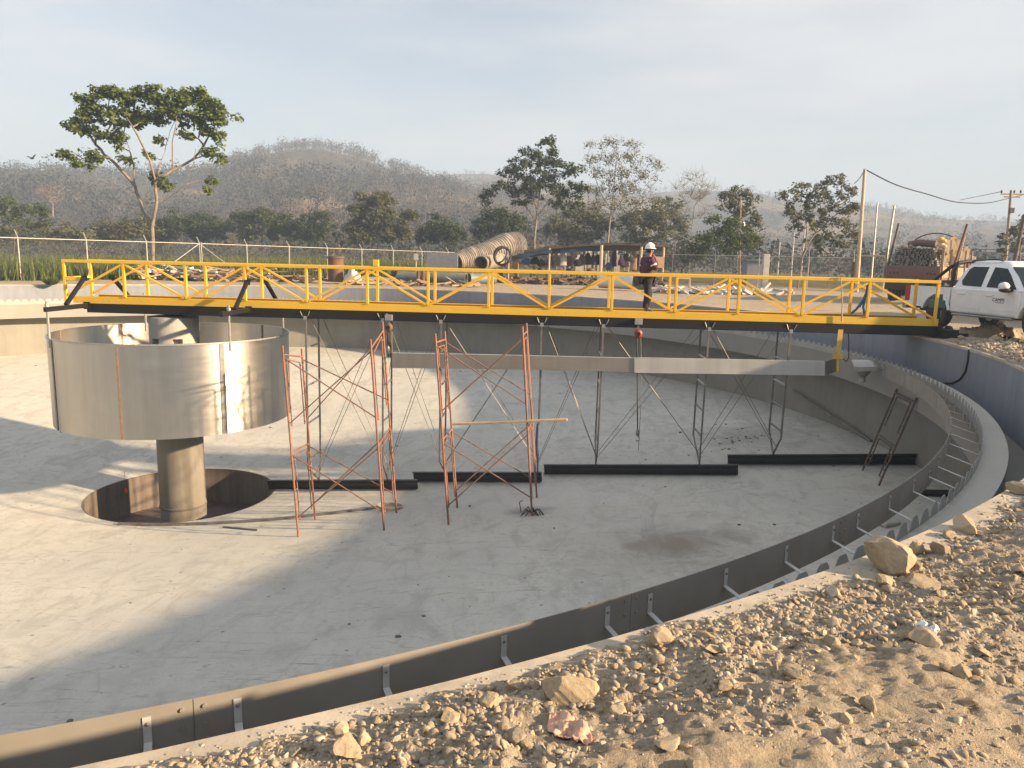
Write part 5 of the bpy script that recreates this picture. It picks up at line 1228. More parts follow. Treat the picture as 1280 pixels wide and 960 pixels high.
    # lettering on both front doors
    for s in (-1, 1):
        cu = bpy.data.curves.new('lettering', 'FONT'); cu.body = 'CAMPE'; cu.size = .115; cu.extrude = .002; cu.align_x = 'CENTER'
        to = bpy.data.objects.new('tmp', cu); COL.objects.link(to); bpy.context.view_layer.update()
        me = bpy.data.meshes.new_from_object(to.evaluated_get(bpy.context.evaluated_depsgraph_get())); bpy.data.objects.remove(to)
        R_ = Matrix(((s*-1.0, 0, 0, 2.02), (0, 0, -s*-1.0*(1 if True else 1), s*.909), (0, 1, 0, .80), (0, 0, 0, 1)))
        me.transform(R_); me.materials.clear(); link('lettering', me, MAT['ink'], r)
        L('lettering_line', MB().box((2.06, s*.909, .775), (.26, .003, .012)), MAT['ink'])
    return r
rear = P(1174, 404, 21.5); hd = math.radians(-77.5)
# rear right wheel stands at this point: origin is the middle of the rear axle
u_ = np.array([math.cos(hd), math.sin(hd)]); lft = np.array([-u_[1], u_[0]])
oc = np.array([rear[0], rear[1]])+lft*.82
def level_at(x, y): return float(mound(np.array([x]), np.array([y]))[0])
PK = pickup('white double cab pickup standing at the end of the yellow bridge', (oc[0], oc[1], .13), hd, 'white pickups')
PK.scale = (1.09, 1.09, 1.09)
p2 = P(1306, 345, 27)
PK2 = dup(PK); PK2.location = (p2[0], p2[1], .2); PK2.scale = (1.34,)*3; PK2.rotation_euler[2] = math.radians(-60); PK2['label'] = 'second white vehicle, only its roof showing behind the pickup at the picture edge'

# ================================================================ LOADED TRUCK
lp_ = P(1139, 350, 36); hd2 = math.radians(50)
tk = thing('flatbed_truck', 'faded red stake truck seen from behind with a high load', 'truck', (lp_[0], lp_[1], .15), hd2)
L2 = lambda name, mb, mat, par=None, **k: obj(name, mb, mat, par or tk, world=False, **k)
L2('flatbed', MB().box((2.8, 0, 1.16), (5.6, 2.44, .16)), MAT['truck_red'], bevel=.02)
tb_ = L2('tailboard', MB().box((-.03, 0, 1.42), (.07, 2.44, .62)), MAT['truck_red'], bevel=.015)
for k in range(3): L2('tailboard_panel', MB().box((-.075, -.8+.8*k, 1.40), (.03, .70, .34)), MAT['truck_red'], tb_, bevel=.01)
mb = MB()
for y in (-1.0, -.85, -.7, .62, .78, .94): mb.box((-.095, y, 1.38), (.02, .09, .10))
L2('tail_lights', mb, MAT['plastic_black'], tb_)
for s in (-1, 1):
    L2('side_board', MB().box((2.8, s*1.21, 1.45), (5.5, .05, .5)), MAT['wood'], bevel=.01)
    for x in (.1, 1.5, 2.9, 4.3, 5.5): L2('stake', MB().bar((x, s*1.25, 1.1), (x-.05, s*1.25, 2.55), .07, .09), MAT['wood'])
    for x in (.75, 1.85): 
        t = MB().lathe([(.25, -.14), (.44, -.15), (.48, -.1), (.48, .1), (.44, .15), (.25, .14)], 28, loop=True); t.v = [(a+x, c+s*.95, b+.48) for a, b, c in t.v]; L2('wheel', t, MAT['rubber'], smooth=.6)
t = 5.9
L2('chassis', MB().box((3.2, 0, .86), (7.2, .9, .30)), MAT['plastic_black']); L2('mud_flap', MB().box((-.02, 0, .80), (.06, 2.3, .44)), MAT['plastic_black'])
L2('cab', MB().prism([(5.8, .7), (7.6, .7), (7.6, 1.4), (7.3, 2.3), (5.8, 2.4)], 'y', -1.1, 1.1), MAT['truck_red'], bevel=.06, smooth=.6)
L2('tarp_hoop', MB().tube([(3.4, -1.2, 1.7)]+[(3.4, 1.2*math.cos(a), 2.55+.85*math.sin(a)) for a in np.linspace(PI, 0, 14)]+[(3.4, 1.2, 1.7)], .03, 7), MAT['plastic_black'], smooth=1.0)
L2('tall_stake', MB().bar((.2, 1.24, 1.2), (.1, .86, 3.75), .06, .08), MAT['wood_dark'])
L2('tall_stake', MB().bar((1.6, -1.28, 1.2), (1.5, -1.75, 3.75), .07, .09), MAT['truck_red']); L2('tall_stake', MB().bar((2.4, -1.28, 1.2), (2.4, -1.5, 3.2), .06, .08), MAT['wood_pale'])
def tpt(x, y, z): c, s = math.cos(hd2), math.sin(hd2); return np.array([lp_[0]+x*c-y*s, lp_[1]+x*s+y*c, .15+z])
mb = MB(); rg = random.Random(3)
for row in range(9):
    n = 17-row//2
    for k in range(n):
        y = -1.05+2.1*(k+.5+rg.uniform(-.25, .25))/n; z = 1.78+row*.095; x0 = rg.uniform(-.08, .15)
        mb.bar(tpt(x0, y*(1-.03*row), z), tpt(5.4, y*(1-.03*row), z+.02), .085, .075)
o = obj('bar_load', mb, MAT['load']); o['kind'] = 'stuff'; o['label'] = 'stack of grey bars on the truck bed'
tag(obj('canvas_roll', MB().tube([tpt(.6, -.75, 2.78), tpt(.6, .0, 2.84), tpt(.7, .45, 2.74)], .17, 10), MAT['truck_red'], smooth=1.0), 'dark red canvas roll on top of the truck load', 'canvas roll')
for k, (y, z, rr, mt, lb) in enumerate([(.82, 2.64, .09, 'sack', 'pale sack end at the left of the truck load'), (.62, 2.66, .08, 'wood_pale', 'tan bundle beside the pale sack on the load'), (.25, 2.66, .09, 'wood', 'brown bundle beside the red canvas roll'), (-.12, 2.60, .08, 'sack', 'small white bundle in front of the red canvas roll'), (-1.02, 2.98, .13, 'strap', 'yellow bundle topping the right side of the truck load'), (-1.06, 2.72, .13, 'wood_pale', 'tan sack under the yellow bundle on the load'), (-1.12, 2.40, .14, 'rust_brace', 'reddish sack at the right side of the truck load')]):
    tag(obj('load_bundle', MB().ball(tpt(.25, y, z), (rr*1.3, rr*1.0, rr), 12, 8).ball(tpt(.3, y-.1, z-.06), (rr*1.1, rr*1.2, rr*.8), 10, 7), MAT[mt], smooth=1.0), lb, 'bundle', 'bundles on top of the truck load')
mb = MB(); rg = random.Random(8)
for k in range(26):
    x = rg.uniform(.5, 5.2); z = rg.uniform(1.9, 2.9); h_ = rg.uniform(.5, .9)
    mb.bar(tpt(x, -1.14, z-h_/2), tpt(x+rg.uniform(-.1, .1), -1.14, z+h_/2), .16, .10)
o = obj('bagged_load', mb, MAT['wood_pale']); o['kind'] = 'stuff'; o['label'] = 'pale upright bundles along the truck side'

# ================================================================ PERSON ON THE BRIDGE
def skin(name, verts, edges, radii, mat, parent, root=0, sub=2):
    me = bpy.data.meshes.new(name); me.from_pydata([tuple(v) for v in verts], edges, []); me.materials.append(mat)
    o = bpy.data.objects.new(name, me); COL.objects.link(o); o.parent = parent
    s = o.modifiers.new('skin', 'SKIN'); s.use_smooth_shade = True
    for i, d in enumerate(me.skin_vertices[0].data):
        r_ = radii[i]; d.radius = r_ if hasattr(r_, '__len__') else (r_, r_); d.use_root = (i == root)
    ss = o.modifiers.new('subdivision', 'SUBSURF'); ss.levels = sub; ss.render_levels = sub
    # freeze the modifiers into one continuous surface
    bpy.context.view_layer.update(); me2 = bpy.data.meshes.new_from_object(o.evaluated_get(bpy.context.evaluated_depsgraph_get()))
    o.modifiers.clear(); o.data = me2; me2.polygons.foreach_set('use_smooth', [True]*len(me2.polygons)); return o
pp = PY(806, 391, 0.0); DECK = .441
pe = thing('person', 'person in white hard hat, maroon shirt with silver bands and navy trousers on the bridge', 'person', (pp[0], -.02, DECK), math.radians(24))
J = {'pel': (0, 0, .95), 'spi': (.0, 0, 1.14), 'che': (.01, 0, 1.34), 'nec': (.03, 0, 1.50), 'hd0': (.055, 0, 1.58), 'hd1': (.07, 0, 1.67), 'hd2': (.06, 0, 1.735),
     'shR': (0, -.19, 1.42), 'elR': (.10, -.26, 1.17), 'wrR': (.20, -.11, 1.41), 'haR': (.185, -.07, 1.49),
     'shL': (0, .19, 1.42), 'elL': (-.02, .25, 1.13), 'wrL': (.10, .24, .90), 'haL': (.13, .23, .82),
     'hpR': (-.01, -.10, .90), 'knR': (-.01, -.10, .49), 'anR': (-.07, -.10, .09), 'toR': (.10, -.11, .035),
     'hpL': (.01, .10, .90), 'knL': (.17, .09, .50), 'anL': (.10, .09, .10), 'toL': (.27, .09, .035)}
rad = {'pel': (.145, .12), 'spi': (.135, .105), 'che': (.155, .12), 'nec': .058, 'hd0': .07, 'hd1': (.078, .092), 'hd2': .06, 'shR': .062, 'elR': .045, 'wrR': .03, 'haR': (.04, .018), 'shL': .062, 'elL': .045, 'wrL': .03, 'haL': (.04, .018), 'hpR': .095, 'knR': .06, 'anR': .042, 'toR': .035, 'hpL': .095, 'knL': .06, 'anL': .042, 'toL': .035}
E = [('pel', 'spi'), ('spi', 'che'), ('che', 'nec'), ('nec', 'hd0'), ('hd0', 'hd1'), ('hd1', 'hd2'), ('che', 'shR'), ('shR', 'elR'), ('elR', 'wrR'), ('wrR', 'haR'), ('che', 'shL'), ('shL', 'elL'), ('elL', 'wrL'), ('wrL', 'haL'), ('pel', 'hpR'), ('hpR', 'knR'), ('knR', 'anR'), ('anR', 'toR'), ('pel', 'hpL'), ('hpL', 'knL'), ('knL', 'anL'), ('anL', 'toL')]
def fingers(side, base, dirv, spread, thumb):
    out = []
    base, dirv, spread, thumb = map(Vector, (base, dirv, spread, thumb))
    for k in range(4):
        s = base+spread*(k-1.5)*.019; L_ = (.062, .072, .068, .052)[k]; curl = Vector(thumb)*.012*(1+k*.1)
        out.append([s-dirv*.02, s+dirv*.045, s+dirv*(.045+L_*.5)+curl*.6, s+dirv*(.045+L_*.8)+curl*1.9])
    out.append([base-dirv*.025+thumb*.01-spread*.02, base+dirv*.012+thumb*.02-spread*.045, base+dirv*.045+thumb*.03-spread*.05]); return out
keys_ = list(J); vs = [J[k] for k in keys_]; es = [(keys_.index(a), keys_.index(b)) for a, b in E]; rs = [rad[k] for k in keys_]
FN = fingers('R', J['haR'], Vector((-.35, .35, .85)).normalized(), Vector((.8, .5, .1)).normalized(), Vector((-.4, .75, -.3)).normalized())+fingers('L', J['haL'], Vector((.25, -.05, -1)).normalized(), Vector((1, 0, .2)).normalized(), Vector((-.1, -1, 0)).normalized())
for n_, fg in enumerate(FN):
    b0 = len(vs); hi = keys_.index('haR' if n_ < 5 else 'haL')
    for q_ in fg: vs.append(tuple(q_)); rs.append(.0095)
    es += [(b0+i, b0+i+1) for i in range(len(fg)-1)]; es.append((hi, b0))
body = skin('body', vs, es, rs, MAT['skin'], pe, keys_.index('pel'))
def sub_skin(name, names, grow, mat, root, extra=None, par=None):
    ii = list(names); v = [J[k] for k in ii]; e = [(ii.index(a), ii.index(b)) for a, b in E if a in ii and b in ii]
    r2 = [tuple(x+grow for x in (rad[k] if hasattr(rad[k], '__len__') else (rad[k],)*2)) for k in ii]
    if extra: 
        for k, f in extra.items(): r2[ii.index(k)] = f
    return skin(name, v, e, r2, mat, par or pe, ii.index(root))
J0 = dict(J)
J['wrR'] = tuple(np.array(J0['elR'])+.93*(np.array(J0['wrR'])-np.array(J0['elR']))); J['wrL'] = tuple(np.array(J0['elL'])+.93*(np.array(J0['wrL'])-np.array(J0['elL']))); J['nec'] = (.02, 0, 1.47); J['pel'] = (0, 0, .92)
sh_ = sub_skin('shirt', ['pel', 'spi', 'che', 'nec', 'shR', 'elR', 'wrR', 'shL', 'elL', 'wrL'], .040, MAT['shirt'], 'che', {'nec': (.066, .066), 'wrR': (.052, .052), 'wrL': (.052, .052)})
J['pel'] = (0, 0, .97)
sub_skin('trousers', ['pel', 'hpR', 'knR', 'anR', 'hpL', 'knL', 'anL'], .034, MAT['navy'], 'pel')
J['pel'] = (0, 0, .95)
for s in 'RL':
    a_, t_ = J['an'+s], J['to'+s]
    skin('boot', [(a_[0], a_[1], .17), (a_[0]-.015, a_[1], .055), ((a_[0]+t_[0])/2, a_[1], .05), (t_[0]+.02, t_[1], .045)], [(0, 1), (1, 2), (2, 3)], [.058, (.055, .05), (.05, .042), (.048, .038)], MAT['boot'], pe, 1)
def band(name, p, q, t, r_, w=.045):
    p, q = Vector(J0[p]), Vector(J0[q]); c = p.lerp(q, t); d = (q-p).normalized(); obj(name, MB().tube([c-d*w/2, c+d*w/2], r_, 14), MAT['reflect'], sh_, world=False, smooth=1.0)
band('silver_band', 'shR', 'elR', .55, .092, .04); band('silver_band', 'shL', 'elL', .55, .092, .04)
obj('hair', MB().ball((.045, 0, 1.68), (.098, .092, .10), 18, 12), MAT['hair'], pe, world=False, smooth=1.0)
hl = obj('hard_hat', MB().lathe([(.128, 0), (.133, .005), (.128, .03), (.122, .07), (.10, .115), (.06, .145), (0, .155)], 32, c=(.055, 0, 1.715)), MAT['helmet'], pe, world=False, smooth=1.0)
obj('hat_brim', MB().lathe([(.115, 0), (.155, -.005), (.155, .004), (.115, .012)], 32, c=(.068, 0, 1.715), loop=True), MAT['helmet'], hl, world=False, smooth=.8)
obj('hat_ridge', MB().tube([(-.055, 0, 1.80), (0, 0, 1.853), (.055, 0, 1.873), (.11, 0, 1.853), (.165, 0, 1.79)], .012, 7), MAT['helmet'], hl, world=False, smooth=1.0)
obj('nose', MB().ball((.152, 0, 1.635), (.022, .014, .022), 8, 6), MAT['skin'], pe, world=False, smooth=1.0)
for s in (-1, 1):
    obj('ear', MB().ball((.05, s*.086, 1.64), (.026, .012, .034), 8, 6), MAT['skin'], pe, world=False, smooth=1.0)
    obj('eye', MB().ball((.138, s*.03, 1.665), (.012, .014, .009), 8, 6), MAT['helmet'], pe, world=False, smooth=1.0)
obj('mouth', MB().box((.143, 0, 1.595), (.01, .04, .008)), MAT['shirt'], pe, world=False)
# ================================================================ TREES
def leaf_cloud(centers, radii, n_per, size, rng, flat=.75, droop=.2):
    """many small bent leaf faces spread through clumps"""
    C = np.repeat(centers, n_per, 0); Rr = np.repeat(radii, n_per, 0); m = len(C)
    d = rng.normal(size=(m, 3)); d /= np.linalg.norm(d, axis=1)[:, None]; rad = rng.random(m)**.45
    pos = C+d*rad[:, None]*Rr[:, None]*np.array([1, 1, flat])
    nrm = d*.6+np.array([0, 0, .8])+rng.normal(0, .45, (m, 3)); nrm /= np.linalg.norm(nrm, axis=1)[:, None]
    t = np.cross(nrm, rng.normal(size=(m, 3))); t /= np.linalg.norm(t, axis=1)[:, None]; b = np.cross(nrm, t)
    s = size*rng.uniform(.6, 1.35, m)[:, None]; t = t*s; b = b*s*.62
    V = np.stack([pos-t, pos-b-nrm*s*.12, pos+t-nrm*s*droop, pos+b-nrm*s*.12], 1).reshape(-1, 3)
    F = np.arange(m*4).reshape(m, 4); return V, F
def grow(trunk, pts, rng, r_tip, step, hug=.35, limbs=()):
    """branches: each crown point is joined to the nearest sensible place on the tree"""
    nodes = [np.array(p, float) for p in trunk]; par = [-1]+list(range(len(trunk)-1)); nt = len(trunk)
    for lb in limbs:   # main limbs, each springing from the nearest node already there
        k = int(np.argmin([np.linalg.norm(lb[0]-q) for q in nodes])); cur = nodes[k]
        for q in lb[1:]:
            n = max(1, int(np.linalg.norm(q-cur)/.5)); a0 = cur
            for j in range(1, n+1): nodes.append(a0+(q-a0)*j/n+rng.normal(0, .03, 3)*(j < n)); par.append(k); k = len(nodes)-1
            cur = q
    base = nodes[0]; order = np.argsort([np.linalg.norm(p-nodes[-1])+rng.uniform(0, step) for p in pts]); tips = []
    for i in order:
        p = pts[i]; A = np.array(nodes); dv = p-A; dist = np.linalg.norm(dv, axis=1)
        cost = dist+np.clip(A[:, 2]-p[2]+dist*hug, 0, None)*1.5+np.where(np.arange(len(A)) < nt-2, dist*.5*(np.arange(len(A)) < nt*.55)+np.where(np.arange(len(A)) < nt*.45, 50, 0), 0)
        k = int(cost.argmin()); a = nodes[k]; L = np.linalg.norm(p-a); n = max(1, int(L/step)); sag = np.array([0, 0, 1.0])*L*.10; prev = k
        for j in range(1, n+1):
            t = j/n; q = a+(p-a)*t+sag*math.sin(PI*t)*(-.6 if p[2] > a[2]+.5*L else .5)+rng.normal(0, step*.13, 3)*(j < n)
            nodes.append(q); par.append(prev); prev = len(nodes)-1
        tips.append(prev)
    N = len(nodes); w = np.zeros(N); ch = [0]*N
    for i in range(N-1, -1, -1):
        if w[i] == 0: w[i] = r_tip**2.35
        if par[i] >= 0: w[par[i]] += w[i]*.97
    return nodes, par, w**(1/2.35)
def limb_mesh(nodes, par, rad, sides=7):
    kids = {}
    for i, p in enumerate(par): kids.setdefault(p, []).append(i)
    mb = MB(); stack = [(0, None)]
    while stack:
        i, frm = stack.pop(); path = [i] if frm is None else [frm, i]
        rr = [rad[i]] if frm is None else [min(rad[frm], rad[i]*1.25), rad[i]]
        cur = i
        while cur in kids:
            ks = sorted(kids[cur], key=lambda c: -rad[c])
            for c in ks[1:]: stack.append((c, cur))
            cur = ks[0]; path.append(cur); rr.append(rad[cur])
        if len(path) > 1: mb.tube([nodes[k] for k in path], rr, sides if rr[0] > .04 else 4, caps=False)
    return mb
def tree(name, lab, base, depth, trunk, lobes, leaf, bark, group=None, npts=1.0, leafn=26, lsize=.16, clump=.55, r_tip=.018, seed=0, z0=None, cat='tree', yflat=.8, flat=.75, twig=None, limbs=()):
    """base and lobes are read in the photograph and turned into metres at the tree's own distance"""
    rng = np.random.default_rng(1000+seed); k = depth/F_PX; b = P(base[0], base[1], depth); rt = CR[:2]/np.linalg.norm(CR[:2]); fw = np.array([-rt[1], rt[0]])
    gz = b[2] if z0 is None else z0
    def W(u, v, dy=0.0): p = P(u, v, depth); return np.array([p[0]+fw[0]*dy, p[1]+fw[1]*dy, p[2]])
    tr = [np.array([b[0], b[1], gz-.1])]+[W(u, v) for u, v in trunk]
    dense = []
    for p, q in zip(tr[:-1], tr[1:]):
        n = max(2, int(np.linalg.norm(q-p)/.6))
        for j in range(n): dense.append(p+(q-p)*j/n)
    dense.append(tr[-1]); pts, prad = [], []
    for (u, v, ru, rv) in lobes:
        n = max(2, int(npts*(ru*rv)*k*k*6.5)); R_ = ru*k*yflat
        for _ in range(n):
            d = rng.normal(size=3); d /= np.linalg.norm(d); r_ = rng.random()**.4
            pts.append(W(u+d[0]*r_*ru, v+d[1]*r_*rv, d[2]*r_*R_)); prad.append(clump*rng.uniform(.65, 1.3))
    nodes, par, rad = grow(dense, np.array(pts), rng, r_tip, max(.45, clump*.9), limbs=[[W(u, v, dy*j) for j, (u, v) in enumerate(l)] for dy, l in limbs])
    r = thing(name, lab, cat, (b[0], b[1], gz), group=group)
    wood = limb_mesh(nodes, par, rad)
    if twig:   # fine twigs at the branch ends
        for p in pts:
            for _ in range(twig):
                d = rng.normal(size=3); d[2] = abs(d[2])*.9+.25; d /= np.linalg.norm(d); L = rng.uniform(.5, 1.3)*clump; wood.tube([p, p+d*L*.5+rng.normal(0, .06, 3), p+d*L], [.012, .009, .005], 3, caps=False)
    obj('trunk', wood, bark, r, smooth=1.0)
    if leafn:
        V, F = leaf_cloud(np.array(pts), np.array(prad), leafn, lsize, rng, flat); mesh_np('crown', V, F, leaf, r)
    return r
tree('leafy_tree', 'tall spreading tree with broad green leaves and pale forked trunk behind the fence', (190, 330), 48, [(191, 300), (190, 284)],
     [(108, 124, 20, 12), (135, 117, 22, 11), (165, 120, 24, 13), (195, 122, 22, 14), (222, 120, 16, 10), (243, 124, 22, 14), (262, 132, 20, 14), (283, 145, 17, 13), (88, 155, 14, 8), (118, 146, 22, 14), (150, 146, 28, 15), (182, 144, 26, 14), (215, 142, 26, 16), (250, 152, 24, 13), (272, 168, 14, 9), (110, 165, 18, 9), (140, 168, 18, 8), (85, 194, 13, 8), (104, 203, 14, 7), (122, 192, 14, 8), (265, 188, 15, 8), (276, 200, 9, 6), (158, 198, 9, 6), (185, 192, 9, 5), (208, 176, 10, 5), (205, 226, 17, 9), (192, 222, 8, 5), (262, 226, 10, 5), (259, 238, 6, 4), (150, 180, 12, 5), (232, 165, 14, 7)],
     MAT['leaf_bright'], MAT['bark'], npts=3.4, leafn=44, lsize=.128, clump=.42, r_tip=.020, seed=1, z0=.1,
     limbs=[(.25, [(190, 284), (176, 262), (164, 232), (160, 205), (150, 178), (138, 160)]), (-.2, [(190, 284), (197, 258), (198, 228), (192, 200), (180, 172), (168, 150)]), (.2, [(198, 228), (214, 212), (238, 198), (250, 180), (262, 158)]), (-.35, [(196, 262), (214, 248), (238, 232), (250, 208), (256, 190)]), (.4, [(198, 228), (202, 190), (206, 160), (214, 138)]), (-.3, [(214, 212), (218, 180), (226, 150)]), (.3, [(164, 232), (142, 205), (124, 192), (105, 170)])])
G = 'trees beyond the far yard'
tree('tall_tree', 'tall dark leaved tree with a slim trunk, taller of the two behind the shed', (668, 336), 75, [(668, 300), (671, 270), (674, 245)],
     [(683, 178, 14, 9), (668, 192, 18, 9), (692, 192, 14, 8), (655, 206, 18, 10), (680, 206, 22, 12), (700, 210, 14, 9), (635, 216, 14, 8), (660, 225, 22, 11), (690, 224, 22, 10), (718, 212, 16, 8), (628, 232, 14, 8), (645, 240, 18, 8), (612, 243, 14, 6), (605, 250, 9, 5), (672, 240, 22, 8), (705, 238, 22, 10), (725, 232, 14, 8), (650, 252, 16, 6), (700, 254, 16, 8), (720, 252, 12, 8)],
     MAT['leaf_dark'], MAT['bark'], G, npts=1.9, leafn=42, lsize=.14, clump=.55, r_tip=.016, seed=2, twig=2,
     limbs=[(.2, [(674, 245), (680, 215), (684, 185)]), (-.4, [(671, 270), (690, 248), (712, 225)]), (.4, [(671, 275), (652, 250), (632, 230)]), (-.3, [(672, 258), (662, 232), (655, 210)])])
tree('airy_tree', 'tall thin leaved tree beside the dark tall tree, sky showing through its crown', (760, 336), 77, [(760, 300), (763, 270), (767, 240)],
     [(745, 182, 12, 7), (770, 178, 18, 7), (793, 182, 14, 7), (742, 200, 15, 8), (765, 198, 20, 9), (795, 198, 18, 9), (815, 205, 14, 6), (750, 216, 18, 9), (782, 216, 24, 10), (812, 220, 16, 7), (760, 234, 24, 9), (795, 236, 26, 9), (825, 212, 8, 5), (740, 238, 16, 9), (775, 252, 26, 9), (805, 254, 22, 9), (738, 256, 18, 10)],
     MAT['leaf_olive'], MAT['bark_grey'], G, npts=2.3, leafn=15, lsize=.10, clump=.62, r_tip=.013, seed=3, twig=7,
     limbs=[(.2, [(767, 240), (770, 212), (771, 184)]), (-.4, [(764, 268), (785, 240), (806, 212)]), (.4, [(764, 262), (750, 238), (742, 210)]), (-.3, [(766, 248), (785, 222), (795, 195)]), (.3, [(763, 275), (790, 262), (815, 245)])])
tree('bare_tree', 'nearly leafless tree with fine upright twigs beside the big bush', (862, 338), 84, [(864, 290), (868, 258)],
     [(868, 228, 16, 12), (850, 238, 12, 11), (886, 240, 12, 12), (868, 250, 20, 12), (858, 268, 16, 10), (882, 266, 12, 10)], None, MAT['bark_grey'], G, npts=1.2, leafn=0, twig=12, clump=1.1, r_tip=.014, seed=4)
tree('round_bush', 'big rounded green bush tree standing beyond the white capped fence posts', (893, 340), 62, [(893, 320)],
     [(893, 300, 38, 18), (872, 308, 22, 16), (915, 296, 26, 20), (900, 280, 24, 12), (930, 300, 18, 18), (862, 322, 18, 10)], MAT['leaf_bush'], MAT['bark_dark'], G, npts=1.3, leafn=90, lsize=.095, clump=.6, r_tip=.012, seed=5)
tree('olive_tree', 'yellowish tree rising behind the big rounded bush', (922, 338), 70, [(922, 300), (920, 275)],
     [(905, 246, 14, 7), (925, 240, 16, 8), (938, 250, 12, 9), (912, 260, 18, 9), (932, 268, 18, 10), (945, 280, 12, 10), (920, 282, 18, 10), (940, 300, 14, 10)], MAT['leaf_olive'], MAT['bark_grey'], G, npts=1.8, leafn=44, lsize=.13, clump=.6, r_tip=.012, seed=6, twig=2)
tree('leaning_tree', 'dusty green tree leaning on a pale forked trunk, beside the tall timber pole', (998, 345), 54, [(1003, 322), (1012, 302), (1020, 290)],
     [(1003, 234, 18, 8), (1025, 228, 18, 7), (1045, 228, 16, 7), (985, 246, 14, 8), (1008, 248, 22, 10), (1036, 244, 22, 11), (1060, 242, 14, 9), (980, 262, 12, 7), (1000, 266, 20, 9), (1028, 264, 24, 10), (1056, 262, 18, 12), (992, 282, 14, 7), (1020, 282, 20, 8), (1048, 280, 18, 10), (1070, 258, 9, 9), (1064, 284, 10, 12)],
     MAT['leaf_grey'], MAT['bark'], G, npts=2.3, leafn=42, lsize=.105, clump=.40, r_tip=.012, seed=7, z0=.1, twig=2,
     limbs=[(.2, [(1020, 290), (1030, 268), (1040, 245)]), (-.3, [(1008, 310), (1006, 285), (1000, 258)]), (.3, [(1016, 294), (1036, 278), (1056, 262)])])
tree('small_tree', 'smaller dark trunked tree right behind the leaning tree', (1036, 345), 59, [(1036, 328), (1038, 318)],
     [(1030, 306, 16, 10), (1050, 304, 18, 12), (1040, 292, 20, 10), (1064, 298, 12, 12), (1022, 296, 12, 8)], MAT['leaf_olive'], MAT['bark_dark'], G, npts=1.6, leafn=26, lsize=.14, clump=.45, r_tip=.012, seed=8, z0=.1)
tree('edge_tree', 'grey green tree at the picture edge by the leaning pole', (1275, 342), 66, [(1275, 320), (1276, 300)],
     [(1266, 286, 12, 9), (1280, 278, 12, 9), (1258, 300, 12, 9), (1278, 302, 16, 12), (1250, 312, 10, 8), (1296, 290, 14, 14)], MAT['leaf_grey'], MAT['bark_grey'], G, npts=1.3, leafn=26, lsize=.18, clump=.5, seed=9)
tree('flat_tree', 'dark green flat topped tree at the picture edge behind the fence', (18, 318), 82, [(18, 300), (20, 280)],
     [(-10, 258, 26, 8), (18, 256, 24, 8), (44, 264, 20, 7), (62, 270, 10, 5), (8, 272, 30, 8), (40, 278, 18, 7)], MAT['leaf_bush'], MAT['bark_dark'], G, npts=.9, leafn=70, lsize=.15, clump=.75, r_tip=.014, seed=10, yflat=1.2)
H = 'dense trees along the plain'
HEDGE = [('wide dark tree just past the big leafy tree, start of the dense row', (215, 310), 104, [(200, 284, 24, 18), (222, 278, 22, 18)], 'leaf_dark'),
    ('low broad dark tree, second in the dense row', (258, 310), 106, [(250, 282, 26, 18), (274, 286, 16, 14)], 'leaf_dark'),
    ('rounded dark tree midway along the dense row', (315, 312), 102, [(305, 282, 24, 18), (328, 276, 22, 18)], 'leaf_dark'),
    ('wide dome shaped dark tree beside the rounded one in the dense row', (362, 312), 104, [(350, 282, 20, 18), (372, 284, 18, 18)], 'leaf_dark'),
    ('squat dark tree right before the tall two tone tree', (402, 312), 100, [(400, 280, 18, 18), (394, 292, 18, 14)], 'leaf_dark'),
    ('tall two tone green tree with brownish right side, at the end of the dense row', (472, 316), 92, [(462, 244, 15, 9), (480, 250, 20, 9), (455, 264, 18, 13), (482, 272, 24, 14), (450, 288, 18, 12), (478, 292, 28, 13), (510, 268, 13, 8), (505, 292, 14, 10), (435, 284, 10, 10)], 'leaf_olive'),
    ('dark dome shaped tree standing alone before the ribbed culvert', (556, 318), 96, [(552, 284, 24, 15), (540, 294, 18, 12), (570, 294, 16, 12)], 'leaf_dark'),
    ('very dark round tree behind the ribbed culvert', (622, 318), 90, [(618, 272, 22, 15), (606, 286, 16, 14), (634, 284, 18, 14), (650, 278, 12, 10)], 'leaf_dark'),
    ('pale olive tree behind the foot of the tall dark tree', (700, 322), 96, [(696, 282, 20, 14), (712, 292, 18, 14)], 'leaf_grey'),
    ('broad olive tree between the two tall trees', (738, 322), 92, [(726, 270, 22, 12), (748, 280, 18, 14), (735, 294, 20, 10)], 'leaf_olive'),
    ('broad olive tree under the airy tall tree', (800, 322), 90, [(790, 276, 24, 14), (815, 270, 20, 14), (830, 286, 16, 14), (800, 296, 22, 10)], 'leaf_olive'),
    ('reddish brown scrub tree between the airy tree and the bare tree', (842, 324), 94, [(838, 258, 14, 14), (848, 284, 16, 14)], 'leaf_grey'),
    ('brownish thicket tree in front of the flat topped tree', (75, 318), 90, [(72, 290, 24, 12), (100, 296, 18, 10)], 'leaf_grey'),
    ('dull olive thicket tree below the flat topped tree', (20, 318), 88, [(12, 294, 26, 12), (40, 298, 18, 9)], 'leaf_olive'),
    ('olive thicket tree behind the trunk of the big leafy tree', (150, 314), 98, [(130, 290, 22, 12), (158, 288, 20, 14), (176, 284, 12, 14)], 'leaf_olive')]
for k, (lab, base, d, lobes, lf) in enumerate(HEDGE):
    tree('dense_tree', lab, base, d, [(base[0], base[1]-14)], lobes, MAT[lf], MAT['bark_dark'], H, npts=1.15, leafn=84, lsize=.165, clump=.85, r_tip=.014, seed=30+k, yflat=1.0)
